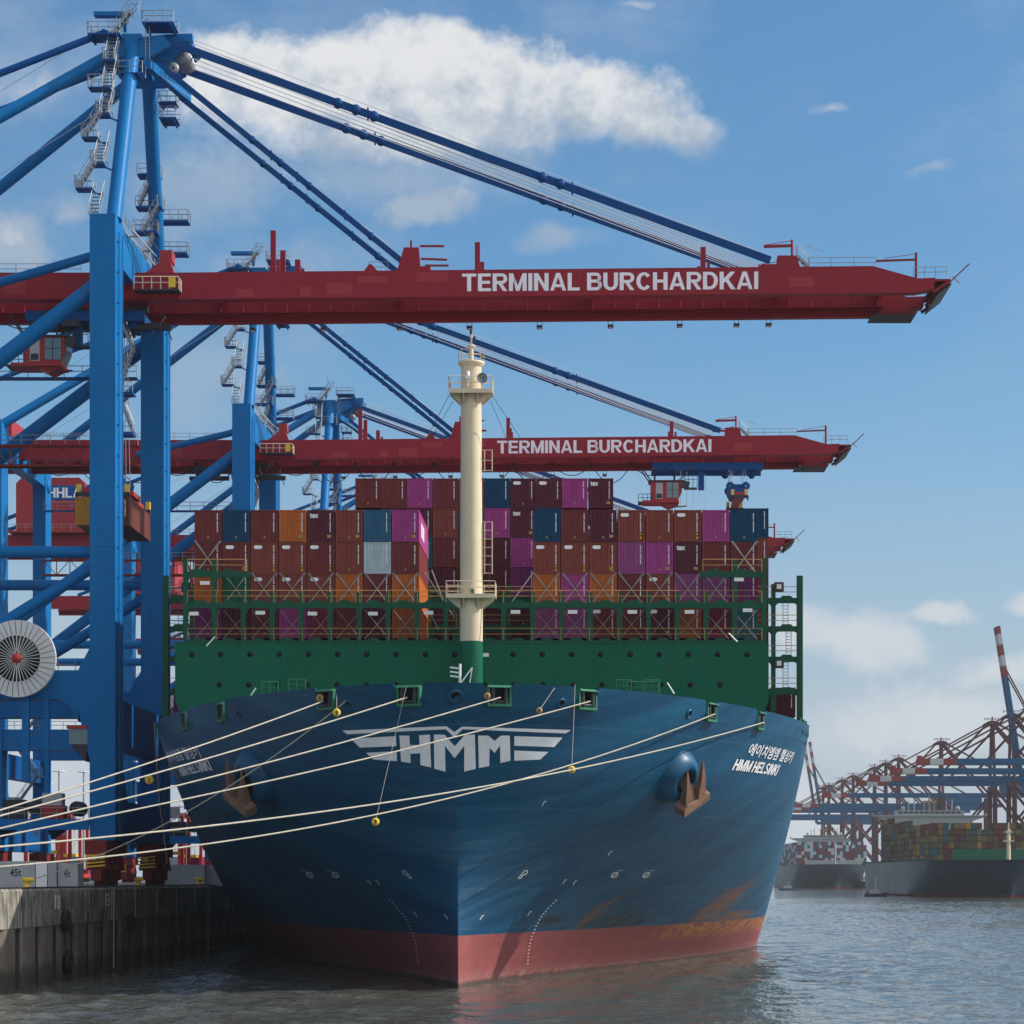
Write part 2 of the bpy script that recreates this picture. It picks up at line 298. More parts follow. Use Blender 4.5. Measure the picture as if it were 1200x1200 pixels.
# ------------------------------------------------------------------ mesh helpers
class MB:
    def __init__(s): s.v = []; s.f = []; s.mi = []; s.sm = []
    def add(s, vs, fs, mi=0, sm=False):
        o = len(s.v); s.v += [tuple(p) for p in vs]
        for f in fs: s.f.append(tuple(i + o for i in f)); s.mi.append(mi); s.sm.append(sm)
        return s
    def box(s, x0, x1, y0, y1, z0, z1, mi=0):
        return s.add([(x0, y0, z0), (x1, y0, z0), (x1, y1, z0), (x0, y1, z0), (x0, y0, z1), (x1, y0, z1), (x1, y1, z1), (x0, y1, z1)],
                     [(0, 3, 2, 1), (4, 5, 6, 7), (0, 1, 5, 4), (1, 2, 6, 5), (2, 3, 7, 6), (3, 0, 4, 7)], mi)
    def beam(s, p, q, w, h, mi=0, up=(0, 0, 1)):
        p = Vector(p); q = Vector(q); d = (q - p).normalized(); u = Vector(up)
        if abs(d.dot(u)) > 0.98: u = Vector((0, 1, 0))
        a = d.cross(u).normalized() * (w / 2); b = a.cross(d).normalized() * (h / 2)
        vs = [p - a - b, p + a - b, p + a + b, p - a + b, q - a - b, q + a - b, q + a + b, q - a + b]
        return s.add(vs, [(0, 1, 2, 3), (7, 6, 5, 4), (0, 4, 5, 1), (1, 5, 6, 2), (2, 6, 7, 3), (3, 7, 4, 0)], mi)
    def tube(s, p, q, r, n=10, mi=0, r2=None, cap=True):
        p = Vector(p); q = Vector(q); d = (q - p).normalized(); u = Vector((0, 0, 1)) if abs(d.z) < 0.95 else Vector((0, 1, 0))
        a = d.cross(u).normalized(); b = d.cross(a).normalized(); r2 = r if r2 is None else r2
        vs = []
        for c, rr in ((p, r), (q, r2)):
            for i in range(n):
                t = 2 * pi * i / n; vs.append(c + (a * cos(t) + b * sin(t)) * rr)
        s.add(vs, [(i, i + n, (i + 1) % n + n, (i + 1) % n) for i in range(n)], mi, n > 5)
        if cap: s.add(vs[:n], [tuple(range(n))], mi); s.add(vs[n:], [tuple(reversed(range(n)))], mi)
        return s
    def path(s, pts, r, n=6, mi=0):
        for a, b in zip(pts, pts[1:]): s.tube(a, b, r, n, mi, cap=False)
        return s
    def pathtube(s, pts, r, n=8, mi=0):       # one continuous skin along a polyline
        vs = []; P = [Vector(p) for p in pts]
        for i, p in enumerate(P):
            d = (P[min(i + 1, len(P) - 1)] - P[max(i - 1, 0)]).normalized(); u = Vector((0, 0, 1)) if abs(d.z) < 0.95 else Vector((0, 1, 0))
            a = d.cross(u).normalized(); b = d.cross(a).normalized()
            for k in range(n): t = 2 * pi * k / n; vs.append(p + (a * cos(t) + b * sin(t)) * r)
        fs = [(i * n + k, (i + 1) * n + k, (i + 1) * n + (k + 1) % n, i * n + (k + 1) % n) for i in range(len(P) - 1) for k in range(n)]
        return s.add(vs, fs, mi, True)
    def prism(s, pts, axis, a0, a1, mi=0):    # polygon in the plane normal to axis, extruded a0..a1
        def mk(p, a):
            return {'x': (a, p[0], p[1]), 'y': (p[0], a, p[1]), 'z': (p[0], p[1], a)}[axis]
        n = len(pts); vs = [mk(p, a0) for p in pts] + [mk(p, a1) for p in pts]
        fs = [tuple(range(n)), tuple(reversed(range(n, 2 * n)))] + [(i + n, (i + 1) % n + n, (i + 1) % n, i) for i in range(n)]
        return s.add(vs, fs, mi)
    def lathe(s, prof, c, axis='z', n=24, mi=0, sm=True):   # prof: (r, h)
        vs = []
        for r, h in prof:
            for i in range(n):
                t = 2 * pi * i / n; a, b = r * cos(t), r * sin(t)
                p = {'z': (a, b, h), 'y': (a, h, b), 'x': (h, a, b)}[axis]
                vs.append((c[0] + p[0], c[1] + p[1], c[2] + p[2]))
        fs = [(j * n + i, j * n + (i + 1) % n, (j + 1) * n + (i + 1) % n, (j + 1) * n + i) for j in range(len(prof) - 1) for i in range(n)]
        return s.add(vs, fs, mi, sm)
    def rail(s, p, q, h=1.1, step=2.0, r=0.035, mi=0):
        p = Vector(p); q = Vector(q); k = max(1, int(round((q - p).length / step))); up = Vector((0, 0, h))
        for i in range(k + 1):
            c = p.lerp(q, i / k); s.tube(c, c + up, r, 4, mi, cap=False)
        for t in (1.0, 0.52): s.tube(p + up * t, q + up * t, r, 4, mi, cap=False)
        return s
    def flight(s, p, q, w, mi=0, wax='y'):    # stair flight from p (low) to q (high)
        p = Vector(p); q = Vector(q); n = max(3, int(abs(q.z - p.z) / 0.42)); o = Vector((0, w / 2, 0)) if wax == 'y' else Vector((w / 2, 0, 0))
        for e in (-1, 1):
            s.beam(p + o * e, q + o * e, 0.07, 0.24, mi)
            s.tube(p + o * e + Vector((0, 0, 1.05)), q + o * e + Vector((0, 0, 1.05)), 0.035, 4, mi, cap=False)
            for i in range(0, n + 1, 3):
                c = p.lerp(q, i / n) + o * e; s.tube(c, c + Vector((0, 0, 1.05)), 0.03, 4, mi, cap=False)
        for i in range(n):
            c = p.lerp(q, (i + 0.5) / n)
            if wax == 'y': s.box(c.x - 0.15, c.x + 0.15, c.y - w / 2, c.y + w / 2, c.z - 0.03, c.z + 0.03, mi)
            else: s.box(c.x - w / 2, c.x + w / 2, c.y - 0.15, c.y + 0.15, c.z - 0.03, c.z + 0.03, mi)
        return s
    def build(s, name, mats, parent=None, origin=None):
        if not isinstance(mats, (list, tuple)): mats = [mats]
        o = wloc(parent) if parent is not None else Vector(origin or (0, 0, 0))
        me = bpy.data.meshes.new(name)
        me.from_pydata([(v[0] - o.x, v[1] - o.y, v[2] - o.z) for v in s.v], [], s.f)
        for m in mats: me.materials.append(M(m) if isinstance(m, str) else m)
        me.polygons.foreach_set('material_index', s.mi); me.polygons.foreach_set('use_smooth', s.sm)
        me.update()
        ob = bpy.data.objects.new(name, me); COL.objects.link(ob)
        if parent is not None: ob.parent = parent
        else: ob.location = o
        return ob
def wloc(o):
    v = Vector((0, 0, 0))
    while o is not None: v += o.location; o = o.parent
    return v
def tag(o, label=None, cat=None, group=None, kind=None):
    if label: o['label'] = label
    if cat: o['category'] = cat
    if group: o['group'] = group
    if kind: o['kind'] = kind
    return o
def thing(name, loc, label, cat, group=None):
    o = bpy.data.objects.new(name, None); COL.objects.link(o); o.location = loc; o.empty_display_size = 0.5
    return tag(o, label, cat, group)
def copy_tree(o, parent=None):
    c = o.copy(); COL.objects.link(c)
    if parent is not None: c.parent = parent
    for ch in list(o.children): copy_tree(ch, c)
    return c
def P(px, py, d): return Vector(((px - CX) * d / F, d, CAMZ + (CY - py) * d / F))
def PX(px, d): return (px - CX) * d / F
def PZ(py, d): return CAMZ + (CY - py) * d / F

_txt = {}
def text_geo(body, bold=0.02, shear=0.0):
    key = (body, bold)
    if key not in _txt and bold < 0.5 and body.replace(' ', '') and all(c in 'TERMINALBUCHDKS ' for c in body):
        pl, wd = block_letters(body); vs = []; fs = []
        for q in pl:
            fs.append(tuple(range(len(vs), len(vs) + len(q)))); vs += [(a / wd, b) for a, b in q]
        _txt[key] = (vs, fs, wd)
    if key not in _txt:
        cu = bpy.data.curves.new('lettering', 'FONT'); cu.body = body; cu.size = 1.0; cu.offset = bold; cu.resolution_u = 3
        ob = bpy.data.objects.new('lettering', cu); COL.objects.link(ob)
        bpy.context.view_layer.update()
        dg = bpy.context.evaluated_depsgraph_get()
        me = bpy.data.meshes.new_from_object(ob.evaluated_get(dg))
        vs = [v.co.copy() for v in me.vertices]; fs = [tuple(p.vertices) for p in me.polygons]
        bpy.data.objects.remove(ob); bpy.data.curves.remove(cu); bpy.data.meshes.remove(me)
        x0 = min(v.x for v in vs); x1 = max(v.x for v in vs); y0 = min(v.y for v in vs); y1 = max(v.y for v in vs)
        vs = [((v.x - x0) / (x1 - x0), (v.y - y0) / (y1 - y0)) for v in vs]
        _txt[key] = (vs, fs, (x1 - x0) / (y1 - y0))
    return _txt[key]
def block_letters(body):
    s, h = 0.21, 0.17; polys = []; x = 0.0
    Wd = dict(T=.74, E=.68, R=.76, M=.92, I=.21, N=.76, A=.82, L=.62, B=.76, U=.76, C=.80, H=.76, D=.78, K=.80, S=.74)
    def bar(x0, x1, y0, y1): return [(x0, y0), (x1, y0), (x1, y1), (x0, y1)]
    def ring(cx, cy, rx, ry, a0, a1, tx, ty, n=8):
        out = []
        for i in range(n):
            p, q = radians(a0 + (a1 - a0) * i / n), radians(a0 + (a1 - a0) * (i + 1) / n)
            out.append([(cx + rx * cos(p), cy + ry * sin(p)), (cx + rx * cos(q), cy + ry * sin(q)), (cx + (rx - tx) * cos(q), cy + (ry - ty) * sin(q)), (cx + (rx - tx) * cos(p), cy + (ry - ty) * sin(p))])
        return out
    for ch in body:
        if ch == ' ': x += 0.30; continue
        w = Wd[ch]; g = []; m = w / 2
        if ch == 'T': g = [bar(0, w, 1 - h, 1), bar(m - s / 2, m + s / 2, 0, 1 - h)]
        elif ch == 'I': g = [bar(0, s, 0, 1)]
        elif ch == 'L': g = [bar(0, s, 0, 1), bar(s, w, 0, h)]
        elif ch == 'E': g = [bar(0, s, 0, 1), bar(s, w, 0, h), bar(s, w * .93, .5 - h / 2, .5 + h / 2), bar(s, w * .98, 1 - h, 1)]
        elif ch == 'H': g = [bar(0, s, 0, 1), bar(w - s, w, 0, 1), bar(s, w - s, .5 - h / 2, .5 + h / 2)]
        elif ch == 'N': g = [bar(0, s, 0, 1), bar(w - s, w, 0, 1), [(s, 1), (s, .64), (w - s, 0), (w - s, .36)]]
        elif ch == 'M': g = [[(0, 0), (s, 0), (s, 1), (0, 1)], [(w - s, 0), (w, 0), (w, 1), (w - s, 1)], [(s, 1), (s, .58), (m - .09, 0), (m, 0), (m, .30)], [(w - s, 1), (m, .30), (m, 0), (m + .09, 0), (w - s, .58)]]
        elif ch == 'A':
            k = w; g = [[(0, 0), (.22 * k, 0), (m, .78), (m, 1), (.37 * k, 1)], [(w, 0), (.63 * k, 1), (m, 1), (m, .78), (.78 * k, 0)], [(.297 * k, .21), (.703 * k, .21), (.645 * k, .37), (.355 * k, .37)]]
            f = lambda y: .22 * k + (m - .22 * k) * y / .78
            g[2] = [(f(.2), .2), (w - f(.2), .2), (w - f(.36), .36), (f(.36), .36)]
        elif ch == 'U': g = [bar(0, s, .38, 1), bar(w - s, w, .38, 1)] + ring(m, .38, m, .39, 180, 360, s, h)
        elif ch == 'D': g = [bar(0, s, 0, 1), bar(s, .36, 1 - h, 1), bar(s, .36, 0, h)] + ring(.36, .5, w - .36, .5, -90, 90, s, h)
        elif ch == 'B': g = [bar(0, s, 0, 1), bar(s, .5, 1 - h, 1), bar(s, .5, .44, .44 + h), bar(s, .5, 0, h)] + ring(.5, .72, w - .53, .28, -90, 90, s * .8, h) + ring(.5, .305, w - .5, .305, -90, 90, s * .85, h)
        elif ch == 'R': g = [bar(0, s, 0, 1), bar(s, .48, 1 - h, 1), bar(s, .48, .40, .40 + h)] + ring(.48, .70, w - .48, .30, -90, 90, s * .9, h) + [[(.30, .40), (.50, .40), (w, .0), (w - .22, 0)]]
        elif ch == 'C': g = ring(m + .02, .5, m, .51, 38, 322, s, h, 14)
        elif ch == 'K': g = [bar(0, s, 0, 1), [(s, .36), (s, .62), (w - .24, 1), (w, 1), (.46, .56), (w + .03, 0), (w - .22, 0), (.33, .44)]]
        elif ch == 'S':
            g = ring(m, .735, m - .02, .265, 20, 270, s * .9, h, 10) + ring(m, .275, m, .275, -160, 90, s * .9, h, 10)
            g[-1] = g[-1]
        polys += [[(px + x, py) for px, py in q] for q in g]; x += w + 0.085
    return polys, x - 0.085
def text_xz(mb, body, x0, x1, y, z0, z1, mi=0, bold=0.02):      # faces -Y
    vs, fs, asp = text_geo(body, bold)
    mb.add([(x0 + a * (x1 - x0), y, z0 + b * (z1 - z0)) for a, b in vs], fs, mi)
ORD = ['first', 'second', 'third', 'fourth', 'fifth', 'sixth', 'seventh', 'eighth', 'ninth', 'tenth', 'eleventh', 'twelfth', 'thirteenth', 'fourteenth',
       'fifteenth', 'sixteenth', 'seventeenth', 'eighteenth', 'nineteenth', 'twentieth', 'twenty-first', 'twenty-second', 'twenty-third', 'twenty-fourth']
# ------------------------------------------------------------------ setting
QX, QZ = -44.3, 7.76            # quay edge and quay level
def make_water():
    xs = np.arange(-47.0, 222.0, 0.42); ys = [96.0]
    while ys[-1] < 1150: ys.append(ys[-1] + 0.40 * ys[-1] / 180.0)
    ys = np.array(ys); X, Y = np.meshgrid(xs, ys); Z = np.zeros_like(X); rg = np.random.default_rng(5)
    for i in range(44):
        lam = 1.05 * (7.0 ** (i / 43.0)); th = radians(215) + rg.normal(0, 0.62); k = 2 * pi / lam
        ph = k * (X * cos(th) + Y * sin(th)) + rg.uniform(0, 2 * pi); Z += 0.0050 * lam * (np.cos(ph) + 0.22 * np.cos(2 * ph))
    gust = 0.78 + 0.32 * np.sin(X * 0.05 + 1.0) * np.sin(Y * 0.031 + 0.4)
    fade = np.clip((1150 - Y) / 350, 0, 1) * np.clip((X + 47) / 3, 0, 1) * np.clip((222 - X) / 14, 0, 1) * np.clip((Y - 96) / 8, 0, 1)
    Z *= gust * fade
    ny, nx = X.shape; V = np.stack([X, Y, Z], -1).reshape(-1, 3)
    idx = np.arange(nx * ny).reshape(ny, nx); q = np.stack([idx[:-1, :-1], idx[:-1, 1:], idx[1:, 1:], idx[1:, :-1]], -1).reshape(-1, 4)
    x0, x1, y0, y1 = xs[0], xs[-1], ys[0], ys[-1]; ex, ev, eq = [], [], []
    gx = [-30000, -3000, -600, x0, x1, 600, 3000, 30000]; gy = [-200, y0, y1, 1400, 2600, 8000, 40000]; n0 = len(V)
    for i in range(len(gx) - 1):
        for j in range(len(gy) - 1):
            if gx[i] == x0 and gy[j] == y0: continue
            b = n0 + len(ev); ev += [(gx[i], gy[j], 0), (gx[i + 1], gy[j], 0), (gx[i + 1], gy[j + 1], 0), (gx[i], gy[j + 1], 0)]; eq.append((b, b + 1, b + 2, b + 3))
    V = np.concatenate([V, np.array(ev, float)]); q = np.concatenate([q, np.array(eq)])
    me = bpy.data.meshes.new('water'); me.vertices.add(len(V)); me.vertices.foreach_set('co', V.ravel())
    me.loops.add(q.size); me.loops.foreach_set('vertex_index', q.ravel().astype(np.int32)); me.polygons.add(len(q))
    me.polygons.foreach_set('loop_start', np.arange(0, q.size, 4, dtype=np.int32)); me.polygons.foreach_set('loop_total', np.full(len(q), 4, dtype=np.int32)); me.polygons.foreach_set('use_smooth', np.ones(len(q), bool))
    me.update(calc_edges=True); me.materials.append(M('water'))
    o = bpy.data.objects.new('water', me); COL.objects.link(o); tag(o, kind='structure')
make_water()
mb = MB(); mb.box(-900, QX - 1.2, -60, 1900, -3, QZ)
tag(mb.build('ground', 'quay_ground'), kind='structure')
mb = MB(); mb.box(232, 1500, 760, 3600, -3, 6.0)
tag(mb.build('far_ground', 'quay_ground'), kind='structure')
mb = MB()
x = -9000
rr = random.Random(3)
prof = []
for i in range(90):
    prof.append((x, 9 + 7 * rr.random() + (12 * rr.random() if i % 7 == 0 else 0))); x += 200
pts = [(-9000, -3)] + prof + [(x - 200, -3)]
mb.prism(list(reversed(pts)), 'y', 5200, 5600)
m_, t_, b_ = newmat('far_bank'); b_.inputs['Base Color'].default_value = (0.035, 0.05, 0.03, 1); b_.inputs['Roughness'].default_value = 0.95
tag(mb.build('far_hills', 'far_bank'), kind='structure')

# quay wall: concrete capping beam over steel piles
qw = thing('quay_wall', (QX, 240, 0), 'weathered concrete quay wall standing on rusty steel sheet piles along the water', 'quay wall')
for k in range(26):
    y0 = 120 + k * 11.8
    mb = MB(); mb.prism([(QX - 1.3, 4.7), (QX, 4.7), (QX, 7.55), (QX - 0.15, QZ + 0.003), (QX - 1.3, QZ + 0.003)], 'y', y0, y0 + 11.62)
    mb.box(QX, QX + 0.1, y0 + 11.2, y0 + 11.5, 4.75, 7.4)
    mb.build('capping_beam', 'concrete', qw)
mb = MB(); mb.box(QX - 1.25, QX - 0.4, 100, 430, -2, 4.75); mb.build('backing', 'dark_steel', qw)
for k in range(44):
    y0 = 118 + k * 6.6; mb = MB(); e = 0.12 * ((k * 7) % 3 - 1)
    mb.prism([(QX - 1.24, y0), (QX - 0.30, y0 + 0.15), (QX - 0.06, y0 + 0.55), (QX - 0.06, y0 + 4.1 + e), (QX - 0.30, y0 + 4.5 + e), (QX - 1.24, y0 + 4.65 + e)], 'z', -2.0, 4.72)
    mb.box(QX - 1.24, QX - 0.62, y0 + 4.9 + e, y0 + 6.2, -2.0, 4.5)
    mb.build('sheet_pile', 'sheet_pile', qw)
for yy in (172, 226, 282):
    mb = MB()
    for s in (-0.22, 0.22): mb.tube((QX + 0.16, yy + s, 0.2), (QX + 0.16, yy + s, QZ), 0.03, 5)
    for i in range(24): mb.tube((QX + 0.16, yy - 0.22, 0.4 + i * 0.31), (QX + 0.16, yy + 0.22, 0.4 + i * 0.31), 0.02, 4)
    mb.build('ladder', 'galvanised', qw)
# berth signs painted on the capping beam
for (px, w, body) in ((27, 0.8, 'I'), (67, 1.1, '51'), (108, 0.8, 'I'), (126, 1.2, '52')):
    d = F * -QX / (CX - px); mb = MB()
    dark = body == 'I'
    mb.box(QX + 0.004, QX + 0.03, d - w / 2 * 1.6, d + w / 2 * 1.6, 6.05, 7.15, 1 if dark else 0)
    vs, fs, asp = text_geo(body, 0.03)
    mb.add([(QX + 0.034, d - w * 0.55 + a * w * (0.3 if dark else 1.0) + (0.35 * w if dark else 0), 6.2 + b * 0.8) for a, b in vs], fs, 0 if dark else 1)
    mb.build('berth_mark', ['lane_white', 'dark_steel'], qw)
mb = MB()
for k in range(150): mb.box(QX - 0.42, QX - 0.12, 130 + k * 1.6, 130 + k * 1.6 + 0.9, QZ + 0.003, QZ + 0.13)
mb.build('kerb_edging', 'dark_steel', qw)

BOL = 'yellow bollards along the quay edge'
def bollard(y, label):
    t = thing('bollard', (QX - 0.75, y, QZ), label, 'bollard', BOL)
    mb = MB(); c = (QX - 0.75, y, QZ)
    mb.lathe([(0.34, 0.0), (0.42, 0.02), (0.36, 0.12), (0.27, 0.22), (0.26, 0.48), (0.40, 0.62), (0.44, 0.74), (0.40, 0.84), (0.2, 0.9), (0.0, 0.9)], c, 'z', 20)
    mb.tube((c[0], y - 0.2, QZ + 0.68), (c[0] + 0.62, y - 0.2, QZ + 0.72), 0.17, 10)
    mb.build('post', 'safety_yellow', t)
    mb = MB(); mb.lathe([(0.62, 0.0), (0.62, 0.06), (0.0, 0.06)], c, 'z', 20); mb.build('base_plate', 'dark_steel', t)
bollard(195, 'yellow bollard holding the steep thin rope, at the left on the quay edge')
bollard(243, 'bare yellow bollard on the quay edge in the crane shadow')
bollard(281, 'yellow bollard on the quay edge close beside the ship hull')
bollard(131, 'yellow mooring bollard outside the picture holding four ropes')
bollard(124, 'yellow mooring bollard outside the picture holding the lowest long rope')
bollard(94, 'yellow mooring bollard nearest the camera, outside the picture, holding one rope')

def tyre(px, z, r, label, rough=False):
    d = F * -QX / (CX - px); t = thing('tyre_fender', (QX + 0.3, d, z), label, 'fender', 'tyre fenders on the quay wall')
    mb = MB(); c = (QX + 0.32, d, z)
    prof = [(r * 0.45 + 0.28 * r * (1 - cos(a)) / 1.0, 0.0) for a in (0,)]
    pr = [(r * (0.72 + 0.28 * cos(a)), 0.28 * sin(a)) for a in [2 * pi * i / 10 for i in range(11)]]
    mb.lathe(pr, c, 'x', 22); mb.build('tyre', 'rubber', t)
    mb = MB()
    for s in (-1, 1): mb.tube((QX + 0.1, d + 0.25 * s, z + r * 0.7), (QX - 0.05, d + 0.1 * s, QZ - 0.1), 0.05, 5)
    mb.build('chain', 'dark_steel', t)
tyre(73, 5.0, 0.95, 'black tyre fender hung high on the concrete of the quay wall')
tyre(76, 1.5, 1.0, 'worn tyre fender hanging low at the waterline of the quay wall')
tyre(150, 4.4, 0.9, 'dark tyre fender on the shadowed part of the quay wall')

def conc_block(x0, x1, y0, y1, h, label, m='block_concrete', marks=True):
    t = thing('concrete_block', ((x0 + x1) / 2, (y0 + y1) / 2, QZ), label, 'concrete block', 'concrete ballast blocks on the quay')
    mb = MB(); c = 0.06
    mb.prism([(x0 + c, QZ + 0.004), (x1 - c, QZ + 0.004), (x1, QZ + c), (x1, QZ + h - c), (x1 - c, QZ + h), (x0 + c, QZ + h), (x0, QZ + h - c), (x0, QZ + c)], 'y', y0, y1)
    mb.build('block', m, t)
    if marks:
        mb = MB(); text_xz(mb, '45t', x0 + (x1 - x0) * 0.3, x0 + (x1 - x0) * 0.62, y0 - 0.006, QZ + h * 0.42, QZ + h * 0.72); mb.build('weight_mark', 'dark_steel', t)
D0 = 218.0
bx = [-56.2, -52.9, -49.9, -48.9, -46.95, -45.6]
conc_block(PX(-40, D0), PX(-2, D0), D0, D0 + 3, 2.35, 'pale concrete block at the left border of the picture beside the bollard')
conc_block(PX(-1, D0), PX(41, D0), D0, D0 + 3, 2.35, 'grey concrete block with dark stencilled weight, just left of the white narrow block')
conc_block(PX(42, D0), PX(55, D0), D0, D0 + 3, 2.3, 'narrow whitish concrete block between two wide grey ones', 'white_paint', False)
conc_block(PX(56, D0), PX(66, D0), D0, D0 + 3, 2.3, 'very narrow bluish concrete block next to the dark one', 'shed_grey', False)
conc_block(PX(67, D0), PX(90, D0), D0 + 0.4, D0 + 3, 2.2, 'darker concrete block nearest the crane leg')
conc_block(PX(188, 285), PX(240, 285), 285, 288, 2.4, 'long grey concrete barrier behind the near crane, in shadow', 'block_concrete', False)
conc_block(PX(241, 286), PX(262, 286), 286, 289, 2.3, 'short grey concrete barrier right beside the ship hull', 'block_concrete', False)

# ------------------------------------------------------------------ the container ship
XS, YS, ZD, ZB, B = -10.1, 181.0, 21.5, 23.14, 31.2
LOA = 396.0
def stem(z): z = max(0.0, z); return 6.5 * (1 - min(1.0, z / ZB) ** 2.2)
def qq(z): return max(0.0, min(1.0, (ZB - z) / ZB))
def hl(z): return 51.5 + 68 * qq(z) ** 1.35
def ha(z): return 1.22 + 0.38 * qq(z)
def hb(z):
    k = max(0.0, (qq(z) - 0.22) / 0.78); return 0.5 + 0.85 * k * k * (1.6 - 0.6 * k)
def halfbeam(y, z):
    t = (y - stem(z)) / hl(z)
    if t <= 0: return 0.0
    if t >= 1: return B
    return B * (1 - (1 - t) ** ha(z)) ** hb(z)
def hull_y(h, z):
    h = min(0.99999, abs(h) / B)
    return stem(z) + hl(z) * (1 - (1 - h ** (1 / hb(z))) ** (1 / ha(z)))
def hull_pt(px, py, off=0.02):
    d = 176.0
    def inside(d):
        y = d - YS; z = PZ(py, d); return abs(PX(px, d) - XS) < halfbeam(y, z)
    while not inside(d) and d < 330: d += 0.5
    a, b = d - 0.5, d
    for _ in range(20):
        m = (a + b) / 2
        if inside(m): b = m
        else: a = m
    p = Vector((PX(px, a), a, PZ(py, a)))
    return p + hull_n(p) * off
def hull_n(p):
    e = 0.05; s = 1 if p.x >= XS else -1; y, z = p.y - YS, p.z
    gy = -(halfbeam(y + e, z) - halfbeam(y - e, z)) / (2 * e); gz = -(halfbeam(y, z + e) - halfbeam(y, z - e)) / (2 * e)
    return Vector((s, gy, gz)).normalized()

ship = thing('container_ship', (XS, YS, 0), 'huge blue container ship with red boot line and winged bow emblem at the quay', 'container ship')
def skin(zs, mat, name):
    mb = MB(); us = [(i / 52) ** 1.5 for i in range(53)]; vs = []
    for z in zs:
        side = [(B * min(u, 0.9999), YS + hull_y(B * min(u, 0.9999), z)) for u in us] + [(B, YS + 200), (B, YS + 340), (26.0, YS + LOA)]
        vs += [(XS - h, y, z) for h, y in reversed(side)] + [(XS + h, y, z) for h, y in side[1:]]
    n = 2 * (len(us) + 3) - 1
    fs = [(r * n + i, r * n + i + 1, (r + 1) * n + i + 1, (r + 1) * n + i) for r in range(len(zs) - 1) for i in range(n - 1)]
    mb.add(vs, fs, 0, True)
    mb.add([(XS - 26, YS + LOA, zs[0]), (XS + 26, YS + LOA, zs[0]), (XS + 26, YS + LOA, zs[-1]), (XS - 26, YS + LOA, zs[-1])], [(0, 1, 2, 3)])
    return mb.build(name, mat, ship)
ZR = 4.15
skin([-1.5, 0.0, 0.7, 1.4, 2.1, 2.8, 3.5, ZR], 'hull_red', 'boot_topping')
skin([ZR + (ZD - ZR) * i / 26 for i in range(27)], 'hull_blue', 'hull')
# forecastle deck
mb = MB(); us = [(i / 44) ** 1.5 for i in range(45)]
row = [(B * min(u, 0.9999) - 0.05, YS + hull_y(B * min(u, 0.9999), ZD) + 0.05) for u in us] + [(B - 0.05, YS + LOA - 1)]
for (h0, y0), (h1, y1) in zip(row, row[1:]):
    mb.add([(XS - h0, y0, ZD - 0.06), (XS + h0, y0, ZD - 0.06), (XS + h1, y1, ZD - 0.06), (XS - h1, y1, ZD - 0.06)], [(0, 1, 2, 3)])
mb.build('deck', 'deck_green', ship)
# arc-length table along the bulwark line
tab = [(0.0, 0.0)]; acc = 0.0; pp = Vector((0, hull_y(0, ZB), 0))
for i in range(1, 3001):
    h = B * (i / 3000) ** 1.2 * 0.9999; q = Vector((h, hull_y(h, ZB), 0)); acc += (q - pp).length; pp = q; tab.append((acc, h))
def arc_h(a):
    if a >= tab[-1][0]: return B, a - tab[-1][0]
    lo, hi = 0, len(tab) - 1
    while hi - lo > 1:
        m = (lo + hi) // 2
        if tab[m][0] <= a: lo = m
        else: hi = m
    return tab[lo][1], 0.0
def h_arc(h):
    for a, hh in tab:
        if hh >= h: return a
    return tab[-1][0]
def edge_pt(a, z):      # signed arc a along the bulwark, height z
    s = 1 if a >= 0 else -1; h, ex = arc_h(abs(a))
    return Vector((XS + s * h, YS + hull_y(h, z) + ex, z))
CH = [3.4, 10.0, 20.2, 25.0]
gaps = sorted([s * h_arc(h) for h in CH for s in (1, -1)])
GW = 0.85
ends = [-tab[-1][0] - 6] + gaps + [tab[-1][0] + 6]
for a0, a1 in zip(ends, ends[1:]):
    lo, hi = a0 + (GW if a0 in gaps else 0), a1 - (GW if a1 in gaps else 0)
    n = max(3, int((hi - lo) / 0.7)); mb = MB(); vs = []
    sl = lambda end: 0.35 if end in gaps else 0.0
    for i in range(n + 1):
        t = i / n
        ab = lo + (hi - lo) * t; at = (lo + sl(a0)) + ((hi - sl(a1)) - (lo + sl(a0))) * t
        b0 = edge_pt(ab, ZD + 0.002); t0 = edge_pt(at, ZB); nrm = hull_n(Vector((t0.x, t0.y, ZB - 0.5))); nrm.z = 0; nrm.normalize()
        vs += [b0, t0, t0 - nrm * 0.28, b0 - nrm * 0.28]
    fs = []
    for i in range(n):
        o = i * 4
        for k in range(4): fs.append((o + k, o + (k + 1) % 4, o + 4 + (k + 1) % 4, o + 4 + k))
    mb.add(vs, fs, 0, False); e = n * 4; mb.add([vs[0], vs[1], vs[2], vs[3]], [(0, 1, 2, 3)]); mb.add([vs[e], vs[e + 1], vs[e + 2], vs[e + 3]], [(3, 2, 1, 0)])
    mb.build('bulwark_plate', 'hull_blue', ship)
def xf(mb, n0, o, tx, ny, uz):
    for i in range(n0, len(mb.v)):
        v = mb.v[i]; mb.v[i] = tuple(o + tx * v[0] + ny * v[1] + uz * v[2])
UPV = Vector((0, 0, 1))
CHOCKS = {}
